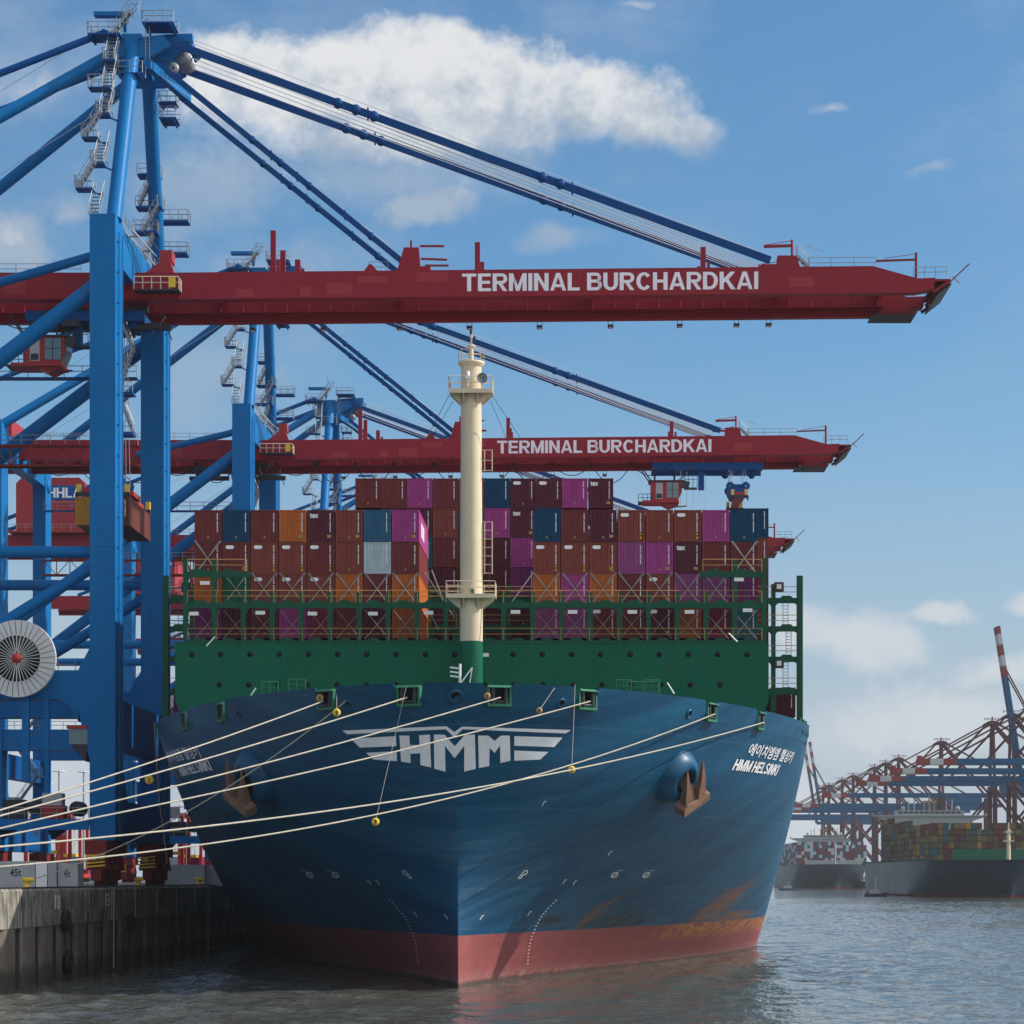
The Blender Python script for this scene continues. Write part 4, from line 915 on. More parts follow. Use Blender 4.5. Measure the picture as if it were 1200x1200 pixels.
# ------------------------------------------------------------------ containers
_cm = {}
def cont_mesh(color):
    if color in _cm: return _cm[color]
    w, Lg, H = CW / 2, 12.19, CHT; mb = MB()
    def corr(n, a0, a1, depth):
        pts = []; st = (a1 - a0) / n
        for i in range(n):
            s = a0 + i * st; pts += [(s, 0), (s + st * 0.30, 0), (s + st * 0.48, depth), (s + st * 0.80, depth)]
        pts.append((a1, 0)); return pts
    zb, zt_ = 0.16, H - 0.10
    P0 = corr(10, -w + 0.10, w - 0.10, 0.055)
    for (a, da), (b, db) in zip(P0, P0[1:]):
        mb.add([(a, 0.02 + da, zb), (b, 0.02 + db, zb), (b, 0.02 + db, zt_), (a, 0.02 + da, zt_)], [(0, 1, 2, 3)])
    P1 = corr(34, 0.1, Lg - 0.1, 0.05)
    for s in (-1, 1):
        for (a, da), (b, db) in zip(P1, P1[1:]):
            mb.add([(s * (w - 0.02 - da), a, zb), (s * (w - 0.02 - db), b, zb), (s * (w - 0.02 - db), b, zt_), (s * (w - 0.02 - da), a, zt_)], [(0, 1, 2, 3)])
    mb.add([(-w + 0.03, 0.05, H - 0.03), (w - 0.03, 0.05, H - 0.03), (w - 0.03, Lg - 0.05, H - 0.03), (-w + 0.03, Lg - 0.05, H - 0.03)], [(0, 1, 2, 3)])
    mb.add([(-w + 0.03, 0.05, 0.08), (w - 0.03, 0.05, 0.08), (w - 0.03, Lg - 0.05, 0.08), (-w + 0.03, Lg - 0.05, 0.08)], [(3, 2, 1, 0)])
    mb.add([(-w + 0.05, Lg - 0.03, zb), (w - 0.05, Lg - 0.03, zb), (w - 0.05, Lg - 0.03, zt_), (-w + 0.05, Lg - 0.03, zt_)], [(3, 2, 1, 0)])
    body = mb.build('body_source', 'box ' + color); bm = body.data; bpy.data.objects.remove(body)
    fr = MB()
    for sx in (-1, 1):
        xa, xb = sorted((sx * w, sx * (w - 0.11)))
        for (ya, yb) in ((0, 0.14), (Lg - 0.14, Lg)): fr.box(xa, xb, ya, yb, 0.05, H - 0.02)
        xa, xb = sorted((sx * w, sx * (w - 0.07)))
        fr.box(xa, xb, 0.14, Lg - 0.14, 0.02, 0.16); fr.box(xa, xb, 0.14, Lg - 0.14, H - 0.10, H - 0.005)
        xa, xb = sorted((sx * (w + 0.004), sx * (w - 0.17)))
        for ya, yb in ((-0.004, 0.17), (Lg - 0.17, Lg + 0.004)):
            fr.box(xa, xb, ya, yb, -0.012, 0.11); fr.box(xa, xb, ya, yb, H - 0.11, H + 0.012)
    for ya, yb in ((0, 0.09), (Lg - 0.09, Lg)): fr.box(-w + 0.11, w - 0.11, ya, yb, 0.02, 0.17); fr.box(-w + 0.11, w - 0.11, ya, yb, H - 0.11, H - 0.01)
    f = fr.build('frame_source', 'box ' + color); fm_ = f.data; bpy.data.objects.remove(f)
    _cm[color] = (bm, fm_); return _cm[color]
_mark = {}
def mark_mesh(kind):
    if kind in _mark: return _mark[kind]
    mb = MB(); w = CW / 2; H = CHT
    if kind == 'code':
        rr = random.Random(5); z = H - 0.3
        for i in range(11):
            if i in (4,): z -= 0.08
            mb.box(w - 0.44, w - 0.35, -0.004, 0.016, z - 0.105, z); z -= 0.15
    elif kind == 'tex': text_xz(mb, 'tex', -w + 0.22, -w + 1.0, 0.012, H - 0.72, H - 0.28, 0, 0.03)
    elif kind == 'plate':
        mb.prism([(-0.95, H - 0.52), (-0.85, H - 0.62), (-0.32, H - 0.62), (-0.22, H - 0.52), (-0.22, H - 0.38), (-0.32, H - 0.3), (-0.85, H - 0.3), (-0.95, H - 0.38)], 'y', -0.004, 0.014)
    elif kind == 'tag': mb.box(0.55, 0.9, -0.004, 0.016, 0.35, 0.62)
    elif kind == 'dot': mb.add([(-0.12, 0.004, 0.32), (0.12, 0.004, 0.32), (0.0, 0.004, 0.54)], [(0, 1, 2)])
    elif kind == 'caution': mb.box(w - 0.46, w - 0.33, -0.004, 0.016, 0.25, 0.45); mb.box(w - 0.46, w - 0.33, -0.004, 0.016, 0.6, 0.75)
    elif kind == 'side':
        mb.add([(w + 0.006, 3.2 + a * 4.6, 0.6 + b * 1.7) for a, b in [(0, 0), (0.2, 0), (0.2, 1), (0, 1)]], [(0, 1, 2, 3)])
    mm = {'tag': 'rail_yellow', 'dot': 'rail_yellow', 'caution': 'safety_yellow'}.get(kind, 'letter_white')
    o = mb.build('mark_source', mm); _mark[kind] = o.data; bpy.data.objects.remove(o); return _mark[kind]
MN = {'code': 'code_lettering', 'tex': 'line_lettering', 'plate': 'logo_plate', 'tag': 'yellow_sticker', 'dot': 'warning_triangle', 'caution': 'height_sticker'}
def container(x, y, z, color, label, marks=('code',), group=None):
    bm, fmsh = cont_mesh(color)
    t = bpy.data.objects.new('shipping_container', bm); COL.objects.link(t); t.location = (x, y, z); tag(t, label, 'container', group)
    f = bpy.data.objects.new('corner_frame', fmsh); COL.objects.link(f); f.parent = t
    for k in marks:
        o = bpy.data.objects.new(MN[k], mark_mesh(k)); COL.objects.link(o); o.parent = t
    return t
m_, d_, b_, n_, g_, v_, o_, u_, s_, e_, c_, r_, p_, k_ = 'maroon', 'dark maroon', 'brown', 'navy blue', 'magenta', 'mauve', 'orange', 'blue', 'pale grey', 'green', 'crimson', 'rusty orange', 'purple', 'teal'
LEFT = [[m_, n_, m_, o_, d_, b_, u_, g_], [m_, m_, b_, b_, m_, b_, s_, m_], [o_, e_, b_, b_, b_, o_, m_, o_], [p_, d_, m_, g_, c_, m_, d_, r_]]
RIGHT = [[n_, m_, d_, b_, b_, b_, g_, n_], [b_, b_, b_, v_, g_, d_, m_, m_], [o_, g_, o_, m_, b_, v_, v_, p_], [v_, v_, m_, m_, d_, r_, c_, k_]]
TX = {('L', 0, 4), ('R', 1, 5)}
PL = {('L', 1, 1), ('L', 1, 2), ('L', 1, 3), ('L', 1, 4), ('L', 2, 2), ('L', 2, 3), ('L', 2, 4), ('R', 0, 3), ('R', 0, 5), ('R', 1, 0), ('R', 1, 1), ('R', 1, 2), ('R', 2, 4), ('R', 3, 2), ('R', 3, 4)}
TIER = ['top', 'second', 'third', 'lowest']
G1 = 'containers in the front row on deck'
rr = random.Random(11)
for side, rows, base, word in (('L', LEFT, 0, 'left'), ('R', RIGHT, 12, 'right')):
    for r, row in enumerate(rows):
        for i, c in enumerate(row):
            mk = ['code']
            if (side, r, i) in TX: mk += ['tex', 'tag']
            elif (side, r, i) in PL: mk += ['plate', 'caution']
            elif rr.random() < 0.75: mk.append('dot')
            if rr.random() < 0.2 and 'tag' not in mk: mk.append('tag')
            t = container(colx[base + i], Y1 + rr.uniform(0, 0.06), Z1 - TP * (r + 1), c, f'{c} container, {ORD[i]} from left in the {TIER[r]} tier of the {word} front block', mk, G1)
            if side == 'L' and r == 0 and i == 7:
                mb = MB(); x_ = t.location.x + CW / 2 + 0.012
                for (ya, w_) in ((2.6, 0.9), (4.0, 0.9), (5.4, 1.1)): mb.add([(x_, Y1 + ya, t.location.z + 0.75), (x_, Y1 + ya + w_, t.location.z + 0.75), (x_, Y1 + ya + w_, t.location.z + 2.1), (x_, Y1 + ya, t.location.z + 2.1)], [(0, 1, 2, 3)])
                mb.build('side_lettering', 'letter_white', t)
# cargo aft of the bays in view: one mass
mb = MB(); rr = random.Random(17); tones = ['maroon', 'brown', 'dark maroon', 'navy blue', 'magenta', 'orange']
for kb in range(20):
    y0 = 249.6 + 14.7 * kb; hw_ = 10 if kb < 4 else 12; top = 5 if kb % 3 else 4
    for i in range(-hw_, hw_):
        for r in range(top + 1):
            if r < top and -hw_ < i < hw_ - 1 and kb > 0: continue
            x0 = XS + 2.5 * i + 0.03; mb.box(x0, x0 + 2.44, y0, y0 + 12.19, 29.3 + 2.88 * r, 29.3 + 2.88 * r + 2.84, rr.randrange(6))
for i in range(-11, 10):
    for r in range(4):
        if i > 4 or (i < -6): mb.box(XS + 2.5 * i + 0.03, XS + 2.5 * i + 2.47, 235.3, 247.4, 29.6 + 2.88 * r, 32.4 + 2.88 * r, rr.randrange(6))
tag(mb.build('deck_cargo', ['box ' + c for c in tones]), 'dark mass of stacked containers aft of the visible rows on the ship', 'containers', None, 'stuff')
# second bay, seen through the gap and above the first
Y2 = 235.0; Z2 = PZ(560, Y2); P2 = 2.5; G2 = 'containers in the second row on deck'
c2 = lambda i: XS + P2 * (i + 0.5)
B2 = {0: {-5: m_, -4: m_, -3: g_, -2: m_, -1: b_, 0: n_, 1: d_, 2: d_, 3: g_, 4: d_},
      1: {-4: d_, -3: d_, -2: b_, -1: k_, 0: g_, 1: d_, 2: n_, 10: n_}, 2: {-3: k_, -2: m_, -1: b_, 0: d_, 1: g_, 2: m_, 10: b_}, 3: {-3: d_, -2: d_, -1: d_, 0: d_, 1: p_, 2: m_, 10: m_},
      4: {-3: d_, -2: d_, -1: c_, 0: d_, 1: d_, 2: v_, 10: b_}, 5: {-3: d_, -2: d_, -1: d_, 0: d_, 1: d_, 10: m_}}
W2 = ['uppermost', 'second', 'third', 'fourth', 'fifth', 'sixth']
for r, cols in B2.items():
    ks = sorted(cols)
    for j, i in enumerate(ks):
        c = cols[i]
        if r == 0: lab = f'{c} container, {ORD[j]} from left in the uppermost tier of the second bay behind'
        elif i == 10: lab = f'{c} container, {W2[r]} tier, at the right edge of the second bay behind'
        else: lab = f'{c} container in the gap beside the mast, {W2[r]} tier, {ORD[j]} from left'
        mk = ['code'] + (['tex', 'tag'] if (r, i) in ((0, 4), (1, 1)) else ['dot'] if (i + r) % 2 else []) + (['plate'] if (r, i) in ((0, 1), (0, 2)) else [])
        container(c2(i), Y2 + 0.03 * ((i * 7 + r) % 3), Z2 - TP * (r + 1), c, lab, mk, G2)
for s, lab in ((1, 'dark maroon container alone behind the green posts at the right rail of the ship'), (-1, 'purple container alone behind the crane leg at the left rail of the ship')):
    for k, (c, z) in enumerate(((d_ if s > 0 else p_, 24.2), )):
        container(XS + s * 28.9, 235.5, z, c, lab, ('code', 'plate'), G2)
# ------------------------------------------------------------------ quay cranes
CG = 'blue and red quay cranes in a row'
CY0, CSTEP = 237.5, 94.9
YN0, YN1, YF0, YF1 = 237.5, 241.4, 264.6, 268.4        # near and far leg frames
XS0, XS1, XL0, XL1 = -48.75, -46.25, -82.2, -80.3       # sea-side and land-side legs
ZLEG, ZSILL, ZTOP = 12.3, 16.2, 73.5
def make_crane(label):
    c = thing('quay_crane', (-47.5, 253, QZ), label, 'crane', CG)
    def fin(mb, nm, mat, par=None): return mb.build(nm, mat, par or c)
    for (y0, y1) in ((YN0, YN1), (YF0, YF1)):
        mb = MB(); mb.box(XS0, XS1, y0, y1, ZLEG, ZTOP)
        mb.prism([(XS0 - 1.2, 28.9), (XS0, 31.2), (XS0, 20), (XS0 - 0.55, 22.0), (XS0 - 1.3, 25.9)], 'y', y0 + 0.25, y1 - 0.25)
        mb.box(XS0 - 0.02, XS1 + 0.02, y0 - 0.03, y1 + 0.03, 56.5, 56.62); mb.box(XS0 - 0.02, XS1 + 0.02, y0 - 0.03, y1 + 0.03, 41.0, 41.1)
        for zz in (19.5, 24.8, 33.2, 47.5, 64.0, 69.4): mb.box(XS0 - 0.012, XS1 + 0.012, y0 - 0.015, y1 + 0.015, zz, zz + 0.05)
        for zz in range(14, 72, 3): mb.box(XS1, XS1 + 0.22, y0 + 0.9, y0 + 1.3, zz, zz + 0.08)
        mb.tube((XS1 + 0.18, y0 + 1.1, 13), (XS1 + 0.18, y0 + 1.1, 72), 0.07, 6); mb.tube((XS1 + 0.18, y0 + 2.9, 13), (XS1 + 0.18, y0 + 2.9, 72), 0.05, 6)
        mb.box(XS1 - 0.5, XS1 - 0.42, y0 - 0.02, y0, ZLEG, 30)
        lg = fin(mb, 'leg', 'crane_blue')
        mb = MB(); mb.box(XL0, XL1, y0, y1, ZLEG, 71.0); fin(mb, 'leg', 'crane_blue')
        ym = (y0 + y1) / 2
        mb = MB(); mb.box(XL1, XS0 - 1.2, y0 + 0.5, y1 - 0.5, 26.1, 28.95)
        mb.prism([(XS0 - 1.2, 26.1), (XS0 - 3.2, 26.1), (XS0 - 1.9, 25.4), (XS0 - 1.2, 23.9)], 'y', y0 + 0.5, y1 - 0.5)
        pb = fin(mb, 'portal_beam', 'crane_blue')
        mb = MB(); mb.rail((XL1, y0 + 0.55, 28.95), (XS0 - 1.5, y0 + 0.55, 28.95), 1.1, 1.7, 0.035); fin(mb, 'railing', 'galvanised', pb)
        mb = MB(); mb.tube((XS0 + 0.1, ym, 66.8), (XL1 - 0.1, ym, 42.6), 0.80, 20); fin(mb, 'diagonal_brace', 'crane_blue')
        mb = MB(); mb.tube((XS0 + 0.1, ym, 40.7), (XL1 - 0.1, ym, 40.7), 0.58, 18); fin(mb, 'cross_tie', 'crane_blue')
        mb = MB(); mb.tube((XS0 + 0.1, ym, 39.3), (-66.0, ym, 28.6), 0.56, 18); mb.tube((XL1, ym, 39.3), (-66.0, ym, 28.6), 0.56, 18); fin(mb, 'knee_brace', 'crane_blue')
        mb = MB(); mb.tube((XS0 + 0.1, ym, 69.9), (-63.5, 247.9 if ym < 250 else 258.3, 68.3), 0.46, 16); fin(mb, 'upper_tie', 'crane_blue')
        for xx in (XS0 - 0.05, XL1 + 0.05):      # gusset discs where tubes meet the legs
            mb = MB()
            for zz, r in ((66.8, 1.0), (40.7, 0.75), (39.0, 0.7)): mb.lathe([(0, -0.05), (r, -0.05), (r, 0.05), (0, 0.05)], (xx, ym, zz), 'x', 16)
            fin(mb, 'gusset', 'crane_blue')
    for (xa, xb) in ((XS0 + 0.1, XS1 - 0.1), (XL0 + 0.1, XL1 - 0.1)):   # beams along the quay
        mb = MB(); mb.box(xa, xb, YN1, YF0, ZLEG, ZSILL); mb.prism([(YN1, ZSILL), (YN1 + 3.0, ZSILL), (YN1, ZSILL + 5)], 'x', xa, xb); mb.prism([(YF0, ZSILL), (YF0, ZSILL + 5), (YF0 - 3.0, ZSILL)], 'x', xa, xb)
        fin(mb, 'sill_beam', 'crane_blue_deep')
        mb = MB(); mb.box(xa, xb, YN1, YF0, 69.2 if xa > -60 else 66.5, 73.3 if xa > -60 else 70.0); fin(mb, 'top_beam', 'crane_blue')
        mb = MB(); mb.box(xa, xb, YN1, YF0, 22.5, 25.8) if xa < -60 else mb.box(xa, xb, YN1, YF0, 21.6, 26.2)
        fin(mb, 'middle_beam', 'crane_blue_deep')
        for yy in (YN0 + 1.9, YF0 + 1.9):
            mb = MB(); mb.box(xa + 0.1, xb - 0.1, yy - 5.2, yy + 5.2, 10.9, ZLEG - 0.05)
            for e in (-1, 1): mb.prism([(yy + e * 2.6 - 2.1, 9.4), (yy + e * 2.6 + 2.1, 9.4), (yy + e * 2.6 + 0.7, 10.9), (yy + e * 2.6 - 0.7, 10.9)], 'x', xa + 0.2, xb - 0.2)
            bo = fin(mb, 'bogie', 'bogie_red')
            mb = MB()
            for k in range(8):
                wy = yy - 4.55 + k * 1.3; mb.lathe([(0, -0.2), (0.5, -0.2), (0.5, -0.1), (0.42, -0.1), (0.42, 0.2), (0, 0.2)], ((xa + xb) / 2, wy, QZ + 0.52), 'x', 14)
                mb.box((xa + xb) / 2 - 0.5, (xa + xb) / 2 + 0.5, wy - 0.4, wy + 0.4, QZ + 0.6, QZ + 1.7)
            fin(mb, 'wheel_set', 'bogie_red', bo)
            mb = MB(); mb.tube(((xa + xb) / 2, yy - 5.2, 10.6), ((xa + xb) / 2, yy - 6.0, 10.6), 0.3, 10)
            for q in range(4): mb.prism([(xa + 0.25, 9.6 + q * 0.35), (xb - 0.25, 9.75 + q * 0.35), (xb - 0.25, 9.92 + q * 0.35), (xa + 0.25, 9.77 + q * 0.35)], 'y', yy - 5.24, yy - 5.2, 1)
            fin(mb, 'buffer', ['safety_yellow', 'safety_yellow'], bo)
    # tower above the boom
    ya, yb_ = 248.4, 257.6
    for (b0, t0) in (((-46.75, 239.5, 73.4), (-46.6, ya, 93.2)), ((-47.0, 266.4, 73.4), (-46.6, yb_, 93.2))):
        mb = MB(); mb.tube(b0, t0, 0.76, 24); fin(mb, 'tower_post', 'crane_blue')
    mb = MB()
    mb.beam((-46.6, ya - 0.6, 93.5), (-46.6, yb_ + 0.6, 93.5), 1.3, 1.5)
    mb.prism([(-48.2, 92.3), (-44.9, 92.3), (-42.6, 93.6), (-43.4, 94.6), (-45.8, 94.4), (-47.6, 94.4), (-49.6, 95.3), (-50.0, 94.7)], 'y', ya - 0.3, ya + 0.3); mb.beam((-47.6, ya, 94.4), (-45.6, ya, 94.4), 1.2, 0.5)
    mb.prism([(-48.2, 92.3), (-44.9, 92.3), (-42.6, 93.6), (-43.4, 94.6), (-45.8, 94.4), (-47.6, 94.4), (-49.6, 95.3), (-50.0, 94.7)], 'y', yb_ - 0.3, yb_ + 0.3); mb.beam((-47.6, yb_, 94.4), (-45.6, yb_, 94.4), 1.2, 0.5)
    mb.prism([(-45.6, 93.0), (-43.4, 92.6), (-40.8, 94.8), (-40.8, 95.5), (-43.5, 95.4), (-45.6, 95.2)], 'y', 250.2, 251.1); mb.prism([(-45.6, 93.0), (-43.4, 92.6), (-40.8, 94.8), (-40.8, 95.5), (-43.5, 95.4), (-45.6, 95.2)], 'y', 254.9, 255.8)
    mb.beam((-41.4, 250.0, 94.9), (-41.4, 256.0, 94.9), 0.8, 0.6); mb.beam((-45.0, 248, 91.6), (-42.5, 258, 91.3), 0.7, 0.9)
    mb.box(-50.5, -47.3, 248.0, 249.0, 96.6, 97.0); mb.box(-47.5, -47.2, 248.2, 248.6, 95.0, 97.0)
    hd = fin(mb, 'tower_head', 'crane_blue')
    for (x0, x1, y0, y1, z) in ((-50.9, -47.6, 246.8, 249.6, 94.4), (-45.4, -42.2, 247.0, 250.2, 95.6), (-50.6, -47.4, 256.2, 258.8, 94.4), (-45.2, -43.4, 255.6, 258.4, 88.6), (-47.8, -45.2, 246.2, 248.0, 90.2), (-45.5, -43.6, 256.8, 258.6, 90.6)):
        mb = MB(); mb.box(x0, x1, y0, y1, z - 0.12, z); mb.box(x0 + 0.2, x0 + 0.4, y0, y1, z - 0.35, z - 0.12); mb.box(x1 - 0.4, x1 - 0.2, y0, y1, z - 0.35, z - 0.12); fin(mb, 'platform', 'crane_blue_deep', hd)
        mb = MB(); mb.rail((x0, y0, z), (x1, y0, z), 1.15, 1.1, 0.04); mb.rail((x0, y1, z), (x1, y1, z), 1.15, 1.1, 0.04); mb.rail((x0, y0, z), (x0, y1, z), 1.15, 1.1, 0.04); fin(mb, 'railing', 'galvanised', hd)
    mb = MB()
    for i in range(4): mb.rail((-47.9 + 0.5 * i, 247.6, 94.4 + 0.55 * i), (-47.4 + 0.5 * i, 247.6, 94.95 + 0.55 * i), 1.1, 1, 0.035)
    mb.flight((-48.4, 247.4, 94.4), (-46.6, 247.4, 96.8), 0.9); mb.rail((-46.6, 247, 96.8), (-45.6, 247, 96.8), 1.1, 1, 0.035)
    mb.tube((-47.0, 247.6, 95), (-47.0, 247.6, 99.3), 0.04, 5); mb.tube((-45.2, 248, 92), (-45.2, 248, 96.5), 0.05, 5); mb.tube((-44.8, 248, 92), (-44.8, 248, 96.5), 0.05, 5)
    for i in range(12): mb.tube((-45.2, 248, 92.2 + i * 0.36), (-44.8, 248, 92.2 + i * 0.36), 0.03, 4)
    fin(mb, 'access_ladder', 'galvanised', hd)
    mb = MB()
    for yy in (251.5, 252.5, 253.5, 254.5): mb.lathe([(0.15, -0.12), (0.85, -0.12), (0.85, 0.12), (0.15, 0.12)], (-42.0, yy, 93.6), 'y', 18)
    mb.lathe([(0.15, -0.1), (0.6, -0.1), (0.6, 0.1), (0.15, 0.1)], (-42.8, 250.5, 92.0), 'y', 16); fin(mb, 'sheave', 'galvanised', hd)
    # zigzag stair beside the near post
    sy = lambda z: 239.5 + (z - 73.4) / 19.8 * 8.9 - 1.3
    def front(z0, z1, x): mb = MB(); y = sy((z0 + z1) / 2); mb.flight((x, y - 1.3, z0), (x, y + 1.3, z1), 1.0, 0, 'x'); fin(mb, 'stair_flight', 'galvanised')
    def slant(z0, z1, x): mb = MB(); y = sy(z0); mb.flight((x - 2.0, y, z0), (x - 0.3, y, z1), 0.9); fin(mb, 'stair_flight', 'galvanised')
    def landing(x0, x1, z):
        mb = MB(); y = sy(z); mb.box(x0, x1, y - 0.8, y + 0.8, z - 0.1, z); mb.prism([(x1 - 0.1, z - 0.16), (x1 + 0.9, z - 0.6), (x1 + 0.9, z - 0.4), (x1 - 0.1, z - 0.05)], 'y', y + 0.4, y + 0.6); ld = fin(mb, 'landing', 'crane_blue_deep')
        mb = MB(); mb.rail((x0, y - 1.1, z), (x1, y - 1.1, z), 1.15, 0.7, 0.035); mb.rail((x0, y - 1.1, z), (x0, y + 1.1, z), 1.15, 0.8, 0.035); mb.rail((x0, y + 1.1, z), (x1, y + 1.1, z), 1.15, 0.7, 0.035); fin(mb, 'railing', 'galvanised', ld)
    xc = -48.35
    front(73.5, 76.4, xc); landing(xc - 2.1, xc - 0.4, 76.4); slant(76.4, 79.2, xc); landing(xc - 0.8, xc + 0.5, 79.2); front(79.2, 82.2, xc); landing(xc - 2.0, xc - 0.4, 82.2); slant(82.2, 84.9, xc)
    landing(xc - 0.8, xc + 0.5, 84.9); front(84.9, 88.0, xc); landing(xc - 1.9, xc + 0.3, 88.0); front(88.0, 91.2, xc); landing(xc - 0.7, xc + 0.5, 91.2); front(91.2, 94.4, xc)
    for (x0, x1, z, yy) in ((-48.6, -46.2, 84.4, 262.5), (-48.8, -46.0, 81.0, 262.8), (-47.6, -43.6, 80.2, 265.4), (-47.6, -43.8, 76.8, 265.8), (-49.0, -46.4, 78.2, 262.2)):
        mb = MB(); mb.box(x0, x1, yy - 0.9, yy + 0.9, z - 0.2, z); ld = fin(mb, 'landing', 'crane_blue_deep')
        mb = MB(); mb.rail((x0, yy - 0.9, z), (x1, yy - 0.9, z), 1.1, 1.0, 0.035); mb.rail((x1, yy - 0.9, z), (x1, yy + 0.9, z), 1.1, 0.9, 0.035); mb.rail((x0, yy + 0.9, z), (x1, yy + 0.9, z), 1.1, 1.0, 0.035); fin(mb, 'railing', 'galvanised', ld)
    mb = MB()
    for zz0, zz1, dx_ in ((73.4, 78.2, 0), (78.2, 81.0, 0.4), (81, 84.4, 0)):
        mb.flight((-48.4 + dx_, 261.8, zz0), (-46.8 + dx_, 261.8, zz1), 0.8)
    mb.flight((-46.0, 242.5, 73.3), (-43.0, 262, 71.0), 0.9, 0, 'x'); fin(mb, 'stair_flight', 'galvanised')
    mb = MB(); mb.rail((XS1 + 0.1, 241.4, 73.3), (XS1 + 0.1, 264.6, 73.3), 1.1, 1.5, 0.035); mb.rail((XS0, YN0, ZTOP), (XS0, YN1, ZTOP), 1.1, 1.3, 0.035); fin(mb, 'railing', 'galvanised')
    # stays
    for yy, za in ((ya, 0.0), (yb_, 0.0)):
        mb = MB(); mb.tube((-49.3, yy, 95.0), (-112, yy, 70.6), 0.36, 12); fin(mb, 'backstay', 'crane_blue_deep')
        yl = 239.5 if yy < 250 else 266.4
        mb = MB(); mb.tube((-48.6, yy, 92.8), (XL0 + 0.9, yl, 70.6), 0.62, 18); fin(mb, 'rear_strut', 'crane_blue')
        for (s, e, w, nm) in (((-42.9, 94.1), (18.6, 71.9), 0.74, 'outer'), ((-43.2, 91.2), (-18.9, 71.6), 0.56, 'inner')):
            mb = MB(); A = Vector((s[0], yy + 0.3 if yy < 250 else yy - 0.4, s[1])); E = Vector((e[0], 249.2 if yy < 250 else 257.1, e[1]))
            mb.beam(A, E, 0.30, w)
            for t in (0.28, 0.31, 0.34, 0.62, 0.65) if nm == 'outer' else (0.36, 0.48, 0.60, 0.86):
                p = A.lerp(E, t); mb.lathe([(0, -0.24), (w * 0.68, -0.24), (w * 0.68, 0.24), (0, 0.24)], tuple(p), 'y', 12)
            for t in (0.33, 0.67) if nm == 'outer' else (0.44, 0.55, 0.75):
                p = A.lerp(E, t); mb.tube(p + Vector((0, 0, -w * 0.9)), p + Vector((0, 0, w * 0.9)), 0.09, 6)
            fin(mb, 'forestay', 'stay_blue')
    for i in range(8):
        mb = MB(); yy = 250.7 + i * 0.42; s0 = -40.8 - (i % 3) * 0.5
        mb.tube((s0, yy, 94.6 - 0.22 * i), (17.8 - i * 0.25, yy, 71.8), 0.045, 5, cap=False); fin(mb, 'hoist_rope', 'rope_steel')
    for p, q in (((-45, 250.5, 92), (-20.5, 250, 73.6)), ((-50, 249, 95.5), (-75, 249, 80)), ((-48, 257, 92), (-80, 258, 72)), ((-42, 250.8, 95.5), (17.5, 250.0, 73.0))):
        mb = MB(); mb.tube(p, q, 0.035, 4, cap=False); fin(mb, 'wire', 'rope_steel')
    # twin-girder boom
    sl = lambda x: 0.0095 * (x + 42) if x > -42 else 0.0
    for (y0, y1, dz_, nm) in ((248.4, 250.0, 0, 'near'), (256.3, 257.9, 0, 'far')):
        zt_, zb_ = 70.45, 67.75
        mb = MB()
        mb.prism([(-118, zb_), (-42.05, zb_), (-42.05, zt_), (-118, zt_)], 'y', y0, y1)
        mb.prism([(-42, zb_), (33.4, zb_ + sl(33.4)), (35.25, zb_ + sl(35) + 0.3), (35.4, zt_ + sl(35) - 1.25), (33.6, zt_ + sl(33) - 1.3), (29.0, zt_ + sl(29)), (-42, zt_)], 'y', y0, y1)
        for q in range(17):
            x_ = -112 + q * 8.7; s_ = sl(x_); mb.box(x_, x_ + 0.06, y0 - 0.012, y0 - 0.001, zb_ + 0.06 + s_, zt_ - 0.06 + s_)
        mb.prism([(-118, zb_ - 0.06), (-42.05, zb_ - 0.06), (33.3, zb_ - 0.06 + sl(33.3)), (33.3, zb_ + 0.04 + sl(33.3)), (-42.05, zb_ + 0.04), (-118, zb_ + 0.04)], 'y', y0 - 0.08, y0 - 0.002)
        gd = fin(mb, 'boom_girder', 'crane_red')
        mb = MB(); yi = y1 if nm == 'near' else y0 - 0.75
        if nm == 'far': mb.prism([(-118, zb_ - 0.62), (-42, zb_ - 0.62), (30.5, zb_ - 0.62 + sl(30)), (30.5, zb_ + 0.1 + sl(30)), (-42, zb_ + 0.1), (-118, zb_ + 0.1)], 'y', y0 + 0.35, y1 - 0.35)
        mb.prism([(-118, zb_ + 0.2), (-42, zb_ + 0.2), (31, zb_ + 0.2 + sl(31)), (31, zb_ + 0.32 + sl(31)), (-42, zb_ + 0.32), (-118, zb_ + 0.32)], 'y', yi, yi + 0.75)
        for k in range(62):
            x_ = -110 + k * 2.3; mb.prism([(yi + 0.02, zb_ + 0.32 + sl(x_)), (yi + 0.7, zb_ + 0.32 + sl(x_)), (yi + (0.02 if nm == 'near' else 0.7), zb_ + 1.3 + sl(x_))], 'x', x_, x_ + 0.08)
        fin(mb, 'trolley_rail', 'crane_red', gd)
        mb = MB(); mb.flight((22.6, y0 + 0.6, zt_ + sl(22)), (21.3, y0 + 0.6, zt_ + sl(22) + 1.2), 0.8); fin(mb, 'stair_flight', 'galvanised', gd)
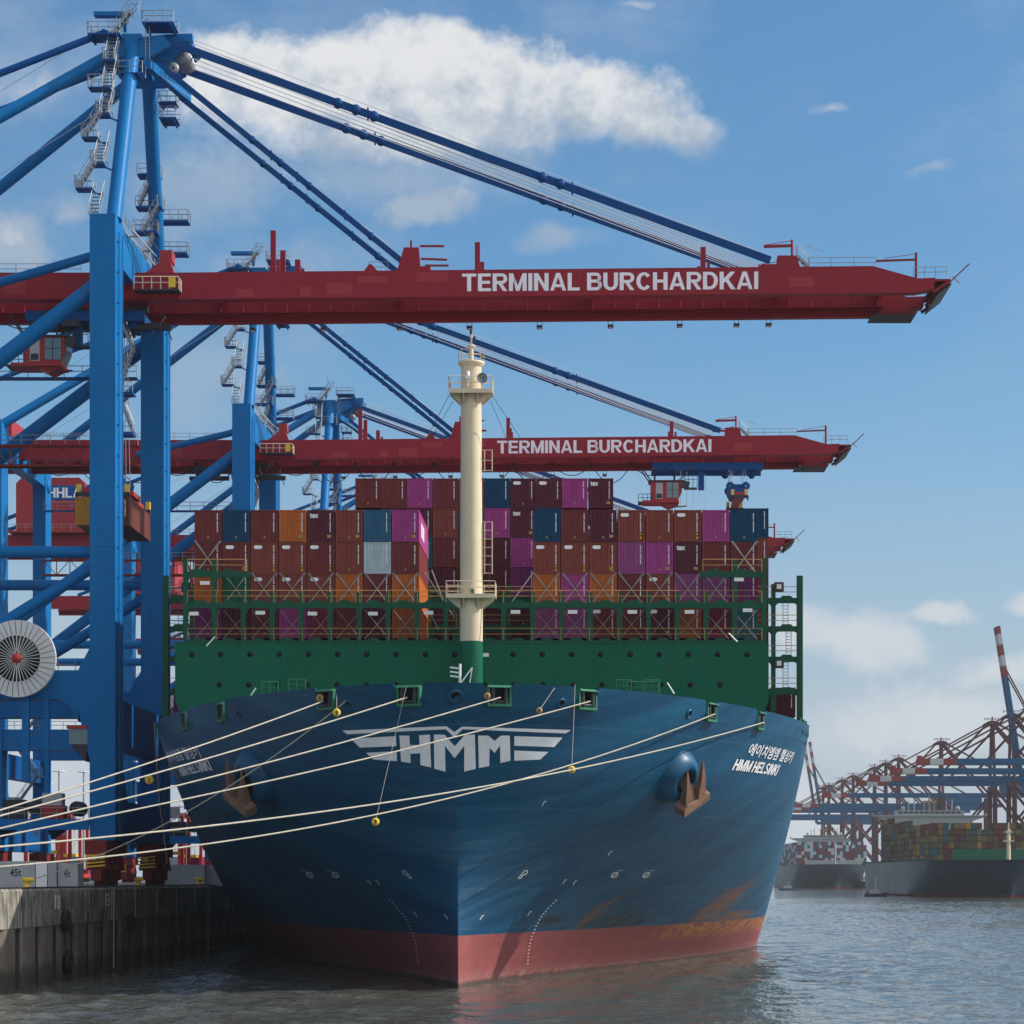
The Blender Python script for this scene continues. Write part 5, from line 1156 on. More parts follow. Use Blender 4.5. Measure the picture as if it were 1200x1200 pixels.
        if nm == 'near':
            mb = MB(); text_xz(mb, 'TERMINAL BURCHARDKAI', -12.95, 17.3, y0 - 0.012, 68.53, 70.33, 0, 0.022)
            for i, v in enumerate(mb.v): mb.v[i] = (v[0], v[1], v[2] + 0.0095 * (v[0] + 12.95) * 0.8)
            fin(mb, 'boom_lettering', 'letter_white', gd)
            rr = random.Random(2)
            for (x0, x1, z0, z1) in ((-26.8, -24.2, 68.0, 69.2), (-23.6, -20.6, 69.2, 69.9), (-29.5, -28.4, 67.9, 68.9), (-36, -34.2, 67.9, 68.7), (-17.6, -14.4, 69.3, 70.2), (20.5, 23.0, 68.4, 69.4), (-60, -57.5, 68.2, 69.6)):
                s_ = sl((x0 + x1) / 2); mb = MB(); mb.box(x0, x1, y0 - 0.006, y0, z0 + s_, z1 + s_); fin(mb, 'paint_patch', 'house_red', gd)
        mb = MB()
        for (x0, x1) in ((22.5, 29.5), (-110, -52), (-22.5, -20.6)): mb.rail((x0, (y0 + y1) / 2, zt_ + sl(x0)), (x1, (y0 + y1) / 2, zt_ + sl(x1)), 1.1, 2.2, 0.035)
        mb.rail((33.2, y0 + 0.2, zt_ - 0.5), (36.6, y0 + 0.2, zt_ - 0.45), 1.1, 1.0, 0.035); mb.tube((24.0, y0 + 0.3, zt_ + 2.2), (22.3, y0 + 0.3, zt_ + 2.9), 0.035, 4)
        fin(mb, 'railing', 'galvanised', gd)
        # stay anchor towers with davits
        mb = MB(); zt2 = zt_ + sl(19)
        mb.prism([(19.2, zt2), (21.6, zt2), (21.2, zt2 + 1.2), (19.3, zt2 + 1.2)], 'y', y0 + 0.1, y1 - 0.1); mb.tube((20.8, y0 + 0.5, zt2 + 1.3), (20.8, y0 + 0.5, zt2 + 2.9), 0.12, 8); mb.beam((20.8, y0 + 0.5, zt2 + 2.3), (17.9, y0 + 0.5, zt2 + 2.2), 0.2, 0.28); mb.tube((20.8, y0 + 0.5, zt2 + 2.8), (18.0, y0 + 0.5, zt2 + 2.35), 0.04, 4)
        fin(mb, 'stay_anchor', 'crane_red', gd)
        mb = MB(); zi = zt_ + sl(-18)
        mb.prism([(-19.6, zi), (-17.2, zi), (-17.4, zi + 2.4), (-18.9, zi + 2.4)], 'y', y0 + 0.2, y1 - 0.2); mb.box(-18.3, -18.1, y0 + 0.5, y0 + 0.7, zi + 2.4, zi + 3.2); mb.beam((-17.3, y0 + 0.5, zi + 2.6), (-14.8, y0 + 0.5, zi + 2.6), 0.15, 0.2); mb.beam((-17.2, y0 + 0.5, zi + 1.3), (-14.5, y0 + 0.5, zi + 1.2), 0.15, 0.2)
        mb.box(-17.2, -16.2, y0 + 0.3, y1 - 0.3, zi, zi + 0.5)
        fin(mb, 'stay_anchor', 'crane_red', gd)
        mb = MB(); mb.prism([(-23.0, zi), (-21.6, zi), (-22.2, zi + 0.7), (-22.5, zi + 0.7)], 'y', y0 + 0.3, y1 - 0.3); fin(mb, 'lifting_lug', 'crane_red', gd)
        for (x_, h) in ((-32.3, 4.3), (-29.8, 1.3), (-11.4, 2.9), (11.7, 2.2)):
            mb = MB(); mb.box(x_ - 0.26, x_ + 0.26, y0 + 0.3, y0 + 0.9, zt_ + sl(x_), zt_ + sl(x_) + h); mb.box(x_ + 0.4, x_ + 0.7, y0 + 0.3, y0 + 0.6, zt_ + sl(x_), zt_ + sl(x_) + h * 0.3); fin(mb, 'boom_post', 'crane_red', gd)
    for x_ in [-108, -90, -72, -55, -38.5, -20, 0, 20, 30.5]:
        mb = MB(); s_ = sl(x_); mb.box(x_ - 0.45, x_ + 0.45, 250.0, 256.3, 69.3 + s_, 70.3 + s_); fin(mb, 'cross_girder', 'crane_red')
    mb = MB(); mb.prism([(30.6, 67.72), (33.6, 67.72), (34.6, 68.2), (30.6, 68.2)], 'y', 255.2, 258.4); mb.box(35.4, 37.0, 248.6, 257.9, 69.6, 69.85)
    for yy in (248.7, 251.5, 254.5, 257.6): mb.beam((35.2, yy, 68.5), (37.0, yy, 69.7), 0.2, 0.3)
    for zz in (68.6, 69.0, 69.4): mb.beam((35.5 + (zz - 68.6) * 1.6, 248.6, zz), (35.5 + (zz - 68.6) * 1.6, 257.9, zz), 0.14, 0.14)
    mb.tube((37.0, 248.6, 69.6), (38.9, 248.6, 71.4), 0.07, 6); mb.tube((37.2, 248.6, 70.1), (37.9, 248.6, 69.4), 0.05, 5)
    mb.tube((33.5, 248.9, 69.6), (33.5, 248.9, 72.6), 0.14, 8); mb.beam((33.5, 248.9, 71.9), (29.4, 248.9, 71.75), 0.14, 0.2); mb.tube((33.5, 248.9, 72.5), (30.2, 248.9, 72.0), 0.03, 4)
    fin(mb, 'boom_tip', 'bogie_red')
    mb = MB(); mb.box(29.6, 34.2, 254.6, 258.4, 67.55, 67.64); mb.prism([(35.5, 68.3), (35.7, 68.3), (37.2, 69.5), (37.0, 69.5)], 'y', 249.0, 257.6); fin(mb, 'tip_grating', 'dark_steel')
    for x_ in (-35.5, -28, -20, -12.6, -5.2, 2.3, 9.6, 15.6, 19):
        mb = MB(); s_ = sl(x_); mb.box(x_ - 0.3, x_ + 0.3, 256.6, 257.4, 66.35 + s_, 66.6 + s_); mb.box(x_ - 0.2, x_ + 0.2, 256.7, 257.3, 66.28 + s_, 66.35 + s_, 1)
        for e in (-0.25, 0.25): mb.tube((x_ + e, 257, 66.6 + s_), (x_ + e, 257, 67.2 + s_), 0.03, 4)
        fin(mb, 'boom_lamp', ['dark_steel', 'white_paint'])
    mb = MB(); mb.box(-6.3, -5.0, 250.1, 251.2, 68.6, 69.6); mb.box(-6.1, -5.2, 250.1, 251.0, 68.2, 68.6); fin(mb, 'drive_box', 'dark_steel')
    # hinge walkway and red gear box beside the tower
    mb = MB(); mb.box(XS1 + 0.1, -41.6, 246.6, 248.2, 68.2, 68.35); hw = fin(mb, 'hinge_walkway', 'dark_steel')
    mb = MB(); mb.rail((XS1 + 0.1, 246.6, 68.35), (-41.6, 246.6, 68.35), 1.25, 0.9, 0.05); mb.rail((-41.6, 246.6, 68.35), (-41.6, 248.2, 68.35), 1.25, 0.9, 0.05); fin(mb, 'railing', 'mast_cream', hw)
    mb = MB(); mb.box(-42.6, -41.9, 246.5, 246.55, 68.5, 69.5); fin(mb, 'hazard_board', 'safety_yellow', hw)
    mb = MB(); mb.prism([(-45.4, 70.45), (-42.4, 70.45), (-42.9, 71.9), (-43.6, 71.8)], 'y', 248.6, 250.0); mb.box(-43.9, -42.7, 249, 251, 71.8, 72.9); fin(mb, 'hinge_tower', 'house_red')
    mb = MB(); rr = random.Random(9)
    for k in range(26): x_, z_, y_ = rr.uniform(-56, -42.5), rr.uniform(65.6, 67.4), rr.uniform(249.5, 256.5); w_ = rr.uniform(0.3, 1.4); mb.box(x_ - w_, x_ + w_, y_ - 0.4, y_ + 0.4, z_ - 0.3, z_ + 0.25)
    for k in range(8): x_ = rr.uniform(-56, -44); mb.tube((x_, rr.uniform(249, 257), 67.2), (x_ + 0.3, rr.uniform(249, 257), 65.4), 0.06, 5)
    fin(mb, 'hinge_machinery', 'dark_steel')
    mb = MB(); zt2, zb2 = 55.4, 53.2
    for zz in (zt2, zb2): mb.beam((XL1, 263.0, zz), (XS0, 263.0, zz), 0.18, 0.18); mb.beam((XL1, 264.2, zz), (XS0, 264.2, zz), 0.18, 0.18)
    for q in range(16):
        x_ = XL1 + q * 1.97; mb.beam((x_, 263.0, zb2), (x_, 263.0, zt2), 0.12, 0.12); mb.beam((x_, 263.0, zb2 if q % 2 else zt2), (x_ + 1.97, 263.0, zt2 if q % 2 else zb2), 0.1, 0.1)
    mb.box(XL1, XS0, 263.0, 264.2, zb2 + 0.1, zb2 + 0.16); fin(mb, 'lattice_bridge', 'bogie_red')
    mb = MB(); mb.rail((XL1, 263.0, zt2), (XS0, 263.0, zt2), 1.1, 1.6, 0.04); fin(mb, 'railing', 'galvanised')
    for q in range(7):
        z_ = 14.4 + q * 4.2; mb = MB(); e = 1 if q % 2 else -1
        mb.flight((-78.2 - e * 1.5, 243.4, z_), (-78.2 + e * 1.5, 243.4, z_ + 4.2), 0.9); fin(mb, 'stair_flight', 'galvanised')
        mb = MB(); mb.box(-78.2 + e * 1.4 - 0.7, -78.2 + e * 1.4 + 0.9, 242.6, 244.4, z_ + 4.1, z_ + 4.2); mb.rail((-78.2 + e * 1.4 - 0.7, 242.6, z_ + 4.2), (-78.2 + e * 1.4 + 0.9, 242.6, z_ + 4.2), 1.1, 0.8, 0.04); fin(mb, 'landing', 'galvanised')
    # walkway under the girder with stairs between the legs
    mb = MB(); mb.box(-80, XS0, 262.2, 263.6, 62.5, 62.62); mb.box(-48.7, -46.9, 250, 252, 58.4, 58.6); mb.box(-48.7, -46.9, 250, 252, 54.2, 54.5); wk = fin(mb, 'service_walkway', 'crane_blue_deep')
    mb = MB(); mb.rail((-80, 262.2, 62.62), (XS0, 262.2, 62.62), 1.2, 2.0, 0.045); mb.rail((-48.7, 250, 58.6), (-46.9, 250, 58.6), 1.1, 1, 0.04); mb.rail((-48.7, 250, 54.5), (-46.9, 250, 54.5), 1.1, 1, 0.04); fin(mb, 'railing', 'galvanised', wk)
    mb = MB(); mb.flight((-48.5, 250.6, 58.6), (-47.0, 250.6, 63), 0.9); mb.flight((-47.0, 251.2, 54.5), (-48.6, 251.2, 58.6), 0.9); mb.flight((-47.0, 251.2, 63), (-48.6, 251.2, 67), 0.9); fin(mb, 'stair_flight', 'galvanised')
    # machinery house over the rear girder
    mb = MB(); mb.prism([(-103, 71.0), (-90.6, 71.0), (-90.6, 79.6), (-91.6, 80.6), (-102, 80.6), (-103, 79.6)], 'y', 247.5, 258.5); mb.box(-104.2, -89.6, 246.2, 259.8, 70.6, 70.95); mh = fin(mb, 'machinery_house', 'house_red')
    mb = MB(); mb.box(-97.7, -90.9, 247.44, 247.5, 76.6, 79.2); text_xz(mb, 'HHLA', -97.3, -91.2, 247.425, 77.0, 78.8, 1, 0.02); fin(mb, 'company_sign', ['crane_blue_deep', 'letter_white', 'crane_blue_deep'], mh)
    mb = MB(); mb.rail((-104.2, 246.2, 70.95), (-89.6, 246.2, 70.95), 1.1, 1.6, 0.04); mb.rail((-103, 247.6, 80.6), (-90.6, 247.6, 80.6), 1.1, 1.6, 0.04); fin(mb, 'railing', 'galvanised', mh)
    mb = MB(); mb.box(-88.5, -81.5, 248.5, 257.5, 71.0, 73.4); fin(mb, 'electrical_house', 'house_red')
    # lower machinery deck between the legs on the land side of the sea leg
    mb = MB(); mb.box(-66, XS0, YN0 - 0.4, YN1 + 9, 14.0, 14.35); mb.box(-66, XS0, YN0 - 0.4, YN0 - 0.1, 13.3, 14.0)
    for x_ in (-63, -58, -53): mb.prism([(YN0, 14), (YN1 + 8, 14), (YN0 + 3, 12.4)], 'x', x_ - 0.15, x_ + 0.15); mb.beam((x_, YN0 + 0.4, 14), (x_, YN0 + 0.4, 26.4), 0.45, 0.45)
    md = fin(mb, 'machinery_deck', 'crane_blue')
    mb = MB(); mb.rail((-66, YN0 - 0.35, 14.35), (XS0, YN0 - 0.35, 14.35), 1.1, 1.6, 0.045); fin(mb, 'railing', 'galvanised', md)
    mb = MB(); mb.box(-53.6, -51.3, YN0, YN0 + 1.8, 14.4, 15.7); mb.box(-53.4, -51.5, YN0 + 0.1, YN0 + 1.7, 15.7, 16.9, 1); fin(mb, 'switch_cabinet', ['house_red', 'shed_grey'], md)
    mb = MB(); mb.lathe([(0.0, -0.9), (0.75, -0.9), (0.75, 0.9), (0, 0.9)], (-54.3, YN0 + 1.5, 15.6), 'y', 20); fin(mb, 'cable_drum', 'dark_steel', md); mb = MB(); mb.lathe([(0.0, -0.9), (0.75, -0.9), (0.75, 0.9), (0, 0.9)], (-50.2, YN0 + 1.8, 15.4), 'y', 20); fin(mb, 'cable_drum', 'dark_steel', md); mb = MB(); mb.box(-57.5, -55.5, YN0 + 1, YN0 + 3, 14.35, 16.3); fin(mb, 'winch_box', 'dark_steel', md)
    mb = MB(); mb.prism([(-50.7, 21.7), (-49.2, 20.0), (-49.0, 21.7)], 'y', YN0 + 0.2, YN0 + 2.2, 1); mb.box(-50.8, -49.0, YN0 + 0.2, YN0 + 2.2, 21.7, 23.2); mb.box(-51.0, -49.0, YN0, YN0 + 2.4, 23.2, 23.5, 2); fin(mb, 'checker_cabin', ['glass', 'dark_steel', 'house_red'])
    # cable reel
    rc = (-55.5, YN0 - 1.2, PZ(772, YN0 - 1.2)); R = 3.75
    mb = MB(); mb.lathe([(R * 0.6, -0.30), (R, -0.25)], rc, 'y', 60, 0, False); mb.lathe([(R, -0.25), (R, -0.18), (R * 0.6, -0.22)], rc, 'y', 60, 0, False); mb.lathe([(0.35, 0.25), (R, 0.25), (R, 0.2), (0.35, 0.2)], rc, 'y', 60, 0); rl = fin(mb, 'cable_reel', 'reel_grey')
    mb = MB(); mb.lathe([(0.4, -0.345), (R * 0.60, -0.345), (R * 0.60, 0.2), (0.4, 0.2)], rc, 'y', 40); fin(mb, 'reel_core', 'rubber', rl)
    mb = MB()
    for i in range(36):
        a = 2 * pi * i / 36; mb.beam((rc[0] + 0.4 * cos(a), rc[1] - 0.37, rc[2] + 0.4 * sin(a)), (rc[0] + R * 0.63 * cos(a), rc[1] - 0.40, rc[2] + R * 0.63 * sin(a)), 0.09, 0.05)
        mb.beam((rc[0] + R * 0.62 * cos(a + 0.02), rc[1] - 0.34, rc[2] + R * 0.62 * sin(a + 0.02)), (rc[0] + R * 0.99 * cos(a + 0.05), rc[1] - 0.24, rc[2] + R * 0.99 * sin(a + 0.05)), 0.05, 0.04, 1)
    fin(mb, 'reel_spoke', ['reel_grey', 'dark_steel'], rl)
    mb = MB(); mb.lathe([(0, -0.62), (0.42, -0.55), (0.5, -0.38), (0.5, 0.4), (0, 0.4)], rc, 'y', 20)
    for i in range(8): a = 2 * pi * i / 8; mb.beam((rc[0], rc[1] - 0.5, rc[2]), (rc[0] + 0.72 * cos(a), rc[1] - 0.42, rc[2] + 0.72 * sin(a)), 0.12, 0.08)
    fin(mb, 'reel_hub', 'house_red', rl)
    mb = MB(); mb.beam((rc[0], YN0 - 0.8, rc[2]), (rc[0], YN0 + 1.0, rc[2]), 0.8, 0.8); mb.beam((rc[0] + 0.6, YN0 - 0.3, 28.9), (rc[0] + 0.6, YN0 - 0.3, 18), 0.7, 0.5); fin(mb, 'reel_bracket', 'crane_blue', rl)
    return c
cranes = [make_crane('nearest and tallest blue quay crane, red boom above, white cable reel by its leg')]
CL = ['second nearest quay crane, its red lettered boom passing behind the cream foremast', 'third quay crane along the row, red HHLA machinery house seen between the legs',
      'fourth quay crane of the row, red girder low behind the near crane legs', 'fifth quay crane of the row, its red girder lower still behind the crane legs', 'farthest quay crane of the row, mostly hidden behind the other cranes']
for i, l in enumerate(CL):
    k = copy_tree(cranes[0]); k.location.y += CSTEP * (i + 1); k['label'] = l; cranes.append(k)
def trolley(crane, k, xcab, xh, zsp, empty):
    off = CSTEP * k; Y = lambda y: y + off
    mb = MB(); s_ = 0.0095 * (xh + 42) if xh > -42 else 0.0; z0 = 66.5 + s_
    for yy in (250.6, 255.7): mb.beam((xcab - 2, Y(yy), z0), (xh + 3.6, Y(yy), z0), 0.5, 1.0)
    for xx in (xcab - 1.5, xcab + 1.5, (xcab + xh) / 2, xh - 2, xh + 3.2): mb.beam((xx, Y(250.6), z0), (xx, Y(255.7), z0), 0.5, 0.9)
    for xx in (xh - 1.6, xh + 2.2):
        for yy in (251.5, 254.8): mb.lathe([(0.1, -0.1), (0.5, -0.1), (0.5, 0.1), (0.1, 0.1)], (xx, Y(yy), z0 - 0.6), 'y', 14)
    mb.box((xcab + xh) / 2 - 0.5, (xcab + xh) / 2 + 0.3, Y(251), Y(252), z0 - 3.2, z0 - 0.4)
    tr = mb.build('trolley', 'crane_blue_deep', crane)
    mb = MB()
    for xx in (xcab - 1.6, xcab + 1.2):
        for yy in (250.6, 253.4): mb.tube((xx, Y(yy), z0 - 0.4), (xx, Y(yy), z0 - 2.2), 0.1, 6)
    mb.box(xcab + 2.6, xcab + 4.4, Y(250.6), Y(252.2), z0 - 3.1, z0 - 3.0); mb.rail((xcab + 2.6, Y(250.6), z0 - 3.0), (xcab + 4.4, Y(250.6), z0 - 3.0), 2.2, 0.6, 0.04)
    mb.box(xcab - 4.0, xcab - 2, Y(250.2), Y(253), z0 - 5.2, z0 - 5.05); mb.rail((xcab - 4.0, Y(250.2), z0 - 5.1), (xcab - 2, Y(250.2), z0 - 5.1), 1.1, 0.7, 0.04)
    for yy in (250.4, 253.2): mb.beam((xcab - 3.6, Y(yy), z0), (xcab - 2, Y(yy), z0 - 2.4), 0.16, 0.16); mb.beam((xcab + 3.4, Y(yy), z0), (xcab + 1.5, Y(yy), z0 - 2.4), 0.12, 0.12)
    mb.build('cab_hanger', 'dark_steel', tr)
    zc0, zc1 = z0 - 4.9, z0 - 2.2
    mb = MB(); mb.prism([(xcab - 2.2, zc0), (xcab + 1.6, zc0), (xcab + 2.15, zc0 + 1.2), (xcab + 2.15, zc1), (xcab - 2.2, zc1)], 'y', Y(250.2), Y(253.2))
    mb.box(xcab - 2.5, xcab + 2.6, Y(249.9), Y(253.5), zc1, zc1 + 0.14, 1); mb.box(xcab - 3.4, xcab + 1.8, Y(249.9), Y(253.5), zc0 - 0.35, zc0 - 0.02, 0); mb.prism([(xcab - 0.8, zc0 - 0.35), (xcab + 1.8, zc0 - 0.35), (xcab + 0.4, zc0 - 1.0)], 'y', Y(250.4), Y(253)); mb.beam((xcab + 0.6, Y(250.2), zc0 - 1.0), (xcab + 2.9, Y(250.2), zc0 - 0.8), 0.6, 0.08, 1); mb.beam((xcab + 2.5, Y(250), zc1 - 1.1), (xcab + 2.9, Y(250), zc1), 0.1, 1.0, 1)
    cb = mb.build('operator_cab', ['house_red', 'dark_steel'], crane)
    mb = MB(); mb.box(xcab + 0.05, xcab + 1.7, Y(250.14), Y(250.2), zc0 + 0.35, zc1 - 0.15); mb.prism([(xcab + 1.68, zc0 + 0.1), (xcab + 2.22, zc0 + 1.2), (xcab + 2.22, zc1 - 0.15), (xcab + 2.16, zc1 - 0.15), (xcab + 2.16, zc0 + 1.2), (xcab + 1.6, zc0 + 0.1)], 'y', Y(250.4), Y(253)); mb.build('window', 'glass', cb)
    mb = MB(); mb.box(xcab + 0.82, xcab + 0.9, Y(250.1), Y(250.16), zc0 + 0.3, zc1 - 0.1); mb.box(xcab + 0.05, xcab + 1.7, Y(250.1), Y(250.15), zc0 + 1.45, zc0 + 1.52); mb.build('window_bar', 'dark_steel', cb)
    mb = MB(); mb.box(xcab - 1.5, xcab - 0.5, Y(250.14), Y(250.2), zc0 + 0.2, zc1 - 0.2); mb.box(xcab - 1.4, xcab - 0.6, Y(250.12), Y(250.14), zc0 + 0.3, zc0 + 0.95, 1); mb.build('door', ['ship_white', 'dark_steel'], cb)
    # head block and spreader
    mb = MB(); w = 1.5
    mb.prism([(xh - w, zsp + 2.0), (xh + w, zsp + 2.0), (xh + 1.0, zsp + 0.9), (xh - 1.0, zsp + 0.9)], 'y', Y(250.4), Y(255.6)); mb.box(xh - 1.0, xh + 1.0, Y(250.8), Y(255.2), zsp + 2.0, zsp + 2.6)
    for yy in (250.6, 255.2): mb.lathe([(0.1, -0.12), (0.6, -0.12), (0.6, 0.12), (0.1, 0.12)], (xh - 1.1, Y(yy), zsp + 2.3), 'y', 14); mb.lathe([(0.1, -0.12), (0.6, -0.12), (0.6, 0.12), (0.1, 0.12)], (xh + 1.1, Y(yy), zsp + 2.3), 'y', 14)
    hb_ = mb.build('head_block', 'crane_blue_deep', crane)
    mb = MB(); xs_ = (xh,) if empty else (xh - 1.5, xh + 1.5)
    for xx in xs_:
        mb.box(xx - 0.55, xx + 0.55, Y(247.0), Y(259.0), zsp + 0.35, zsp + 0.9)
        for yy in (246.95, 258.7):
            mb.box(xx - 1.22, xx + 1.22, Y(yy), Y(yy + 0.35), zsp + 0.05, zsp + 0.45, 1)
            for e in (-1, 1): mb.box(xx + e * 1.16 - 0.1, xx + e * 1.16 + 0.1, Y(yy), Y(yy + 0.35), zsp - 0.25, zsp + 0.3, 1); mb.box(xx + e * 0.95 - 0.22, xx + e * 0.95 + 0.22, Y(yy + 0.2), Y(yy + 0.7), zsp + 0.5, zsp + 1.3, 2)
        mb.box(xx - 0.9, xx + 0.9, Y(251), Y(255), zsp + 0.7, zsp + 1.2)
    mb.build('spreader', ['house_red', 'dark_steel', 'safety_yellow'], crane)
    mb = MB()
    for xx in (xh - 1.3, xh - 0.9, xh + 0.9, xh + 1.3):
        for yy in (250.8, 255.0): mb.tube((xx * 0.75 + (xh) * 0.25, Y(yy), z0 - 0.4), (xx, Y(yy), zsp + 2.3), 0.04, 5, cap=False)
    if empty:
        for q in range(6): mb.tube((xh - 9 + q * 0.9, Y(251 + q * 0.6), z0 - 0.5), (xh - 9 + q * 0.9, Y(251 + q * 0.6), z0 - 9), 0.03, 4, cap=False)
    mb.build('hoist_rope', 'rope_steel', hb_)
    # festoon loops of cable below the near girder
    mb = MB(); xa = -78.0
    while xa < xcab - 4:
        xb = xa + 5.6; pts = [(xa + (xb - xa) * t / 10, Y(250.3), z0 + 0.2 - 2.6 * (1 - (2 * t / 10 - 1) ** 2) * (1 if int(xa * 10) % 3 else 0.6)) for t in range(11)]; mb.pathtube(pts, 0.06, 5); mb.box(xa - 0.25, xa + 0.25, Y(250.1), Y(250.5), z0 + 0.1, z0 + 0.5); xa = xb
    mb.build('festoon_cable', 'rubber', tr)
trolley(cranes[0], 0, -56.0, -49.4, 47.35, False)
trolley(cranes[1], 1, 11.0, 21.2, 62.0, True)
trolley(cranes[2], 2, -70.0, -60.0, 62.0, True)
for x, c, l in ((-50.9, 'ochre', 'ochre container hanging from the near crane, the left one of two'), (-47.9, 'rust', 'rust red container hanging from the near crane beside the ochre one')):
    t = container(x, 246.9, 47.3 - CHT, c, l, ('code',), 'containers lifted by the near crane')

# ------------------------------------------------------------------ mooring lines
MG = 'white mooring ropes from the bow to the quay'
def bol_top(y): return Vector((QX - 0.35, y, QZ + 0.72))
def rope(a, b, sag, label, r=0.055):
    t = tag(MB().pathtube([a.lerp(b, i / 40) - Vector((0, 0, sag * 4 * (i / 40) * (1 - i / 40))) for i in range(41)], r, 8).build('mooring_rope', 'mooring_rope', None, tuple(a)), label, 'rope', MG)
    return t
pipe = hull_pt(407.5, 820, 0.2)
LINES = [(CHOCKS[-10.0], 130, 0.5, 'uppermost mooring rope, ending at the chock above the left tip of the emblem'),
         (CHOCKS[-3.4], 129, 0.4, 'second mooring rope from the top, ending left of the bow centre'),
         (CHOCKS[3.4], 132, 0.5, 'third mooring rope, crossing the left wing of the bow emblem'),
         (CHOCKS[10.0], 130.5, 0.7, 'fourth mooring rope, crossing the letters of the bow emblem'),
         (CHOCKS[25.0], 94, 2.25, 'long mooring rope below the emblem, to the rearmost right chock'),
         (CHOCKS[20.2], 124, 3.05, 'lowest long mooring rope, to the chock above the right anchor'),
         (pipe, 195, 1.6, 'steep slack rope running down to the yellow bollard on the quay edge')]
for a, yb, sag, l in LINES: rope(a, bol_top(yb), sag, l, 0.045 if yb == 195 else 0.055)
DG = 'yellow line guards on the mooring ropes'
def guard(px, py, d, label, cord=None, r=0.42, c='safety_yellow'):
    r *= 0.82; p = P(px, py, d); t = thing('line_guard', tuple(p), label, 'rope guard', DG)
    mb = MB(); mb.lathe([(0.06, -0.06), (r * 0.5, -0.10), (r, -0.02), (r, 0.02), (r * 0.5, 0.1), (0.06, 0.06)], tuple(p), 'y', 20); mb.build('disc', c, t)
    mb = MB(); mb.beam(p + Vector((0, -0.11, -r * 0.7)), p + Vector((0, -0.11, r * 0.5)), 0.08, 0.03); mb.build('clip', 'dark_steel', t)
    if cord: mb = MB(); mb.tube(p, P(*cord), 0.018, 4, cap=False); mb.build('cord', 'mooring_rope', t)
guard(440, 963, 179, 'yellow disc hanging low on a cord under the left wing of the emblem', (476, 805, 181.5), 0.36)
guard(670, 902, 180, 'yellow disc hanging on a cord right of the bow emblem', (674, 802, 184), 0.34)
guard(394.5, 835, 178, 'yellow disc where the steep slack rope crosses the second rope', (394.5, 806, 187), 0.36)
guard(375, 818, 186, 'orange yellow guard at the upper end of the uppermost rope', None, 0.36, 'rail_yellow')
guard(571, 815.5, 180.6, 'small yellow guard at the end of the third rope', None, 0.3, 'rail_yellow')
guard(632, 832.5, 178, 'orange guard on the fourth rope above the right end of the emblem', (650, 806, 182), 0.28, 'rail_yellow')
guard(175, 914, 222, 'yellow disc against the blue crane beam at the left bow edge', None, 0.5)
mb = MB(); mb.pathtube([P(181, 846, 221), P(184, 900, 221), P(187, 940, 222), P(193, 985, 223), P(196, 1012, 224)], 0.07, 6)
tag(mb.build('hanging_rope', 'orange_rust'), 'thin brown rope hanging straight down from the left rail of the ship', 'rope')

# ------------------------------------------------------------------ yard vehicles and masts behind the quay
def straddle(x, y, label):
    t = thing('straddle_carrier', (x, y, QZ), label, 'straddle carrier', 'straddle carriers in the yard'); z = QZ
    for sx in (-2.3, 2.3):
        mb = MB(); mb.box(x + sx - 0.4, x + sx + 0.4, y - 4.6, y + 4.6, z + 0.9, z + 1.7)
        for yy in (-3.6, 3.6): mb.box(x + sx - 0.3, x + sx + 0.3, y + yy - 0.35, y + yy + 0.35, z + 1.7, z + 12.0)
        mb.box(x + sx - 0.35, x + sx + 0.35, y - 4.4, y + 4.4, z + 12.0, z + 12.9); mb.build('side_frame', 'truck_red', t)
        for yy in (-3.9, -1.4, 1.4, 3.9): mb = MB(); mb.lathe([(0, -0.25), (0.75, -0.25), (0.8, -0.1), (0.8, 0.1), (0.75, 0.25), (0, 0.25)], (x + sx, y + yy, z + 0.8), 'x', 16); mb.build('wheel', 'rubber', t)
    mb = MB()
    for yy in (-3.6, 3.6): mb.box(x - 1.9, x + 1.9, y + yy - 0.35, y + yy + 0.35, z + 12.1, z + 12.8)
    mb.build('cross_beam', 'ship_white', t)
    mb = MB(); mb.box(x - 1.0, x + 1.0, y - 1.6, y + 1.6, z + 12.9, z + 14.1); mb.build('engine_house', 'ship_white', t)
    mb = MB(); mb.box(x - 2.2, x - 0.5, y - 4.9, y - 3.98, z + 9.6, z + 11.6); mb.build('cab', 'glass', t)
    mb = MB(); mb.box(x - 1.3, x + 1.3, y - 3.0, y + 3.0, z + 5.2, z + 5.8); mb.tube((x, y - 2, z + 5.8), (x, y - 2, z + 12.2), 0.05, 5); mb.tube((x, y + 2, z + 5.8), (x, y + 2, z + 12.2), 0.05, 5); mb.build('spreader', 'safety_yellow', t)
for px, d, l in ((203, 455, 'red straddle carrier just left of the ship hull, below the crane beam'), (226, 520, 'red straddle carrier closest to the ship hull, farther back'), (62, 440, 'red straddle carrier between the crane columns at the far left'),
                 (85, 500, 'red straddle carrier seen just left of the near crane leg'), (20, 400, 'red straddle carrier at the left border beyond the grey blocks')):
    straddle(PX(px, d), d, l)
def yard_mast(x, y, h, label):
    t = thing('light_mast', (x, y, QZ), label, 'light mast', 'light masts in the yard')
    mb = MB(); mb.tube((x, y, QZ), (x, y, QZ + h), 0.35, 12, r2=0.16); mb.build('pole', 'galvanised', t)
    mb = MB(); mb.lathe([(0.2, 0), (1.6, 0.1), (1.6, 0.3), (0.2, 0.4)], (x, y, QZ + h - 0.6), 'z', 16); mb.build('lamp_ring', 'white_paint', t)
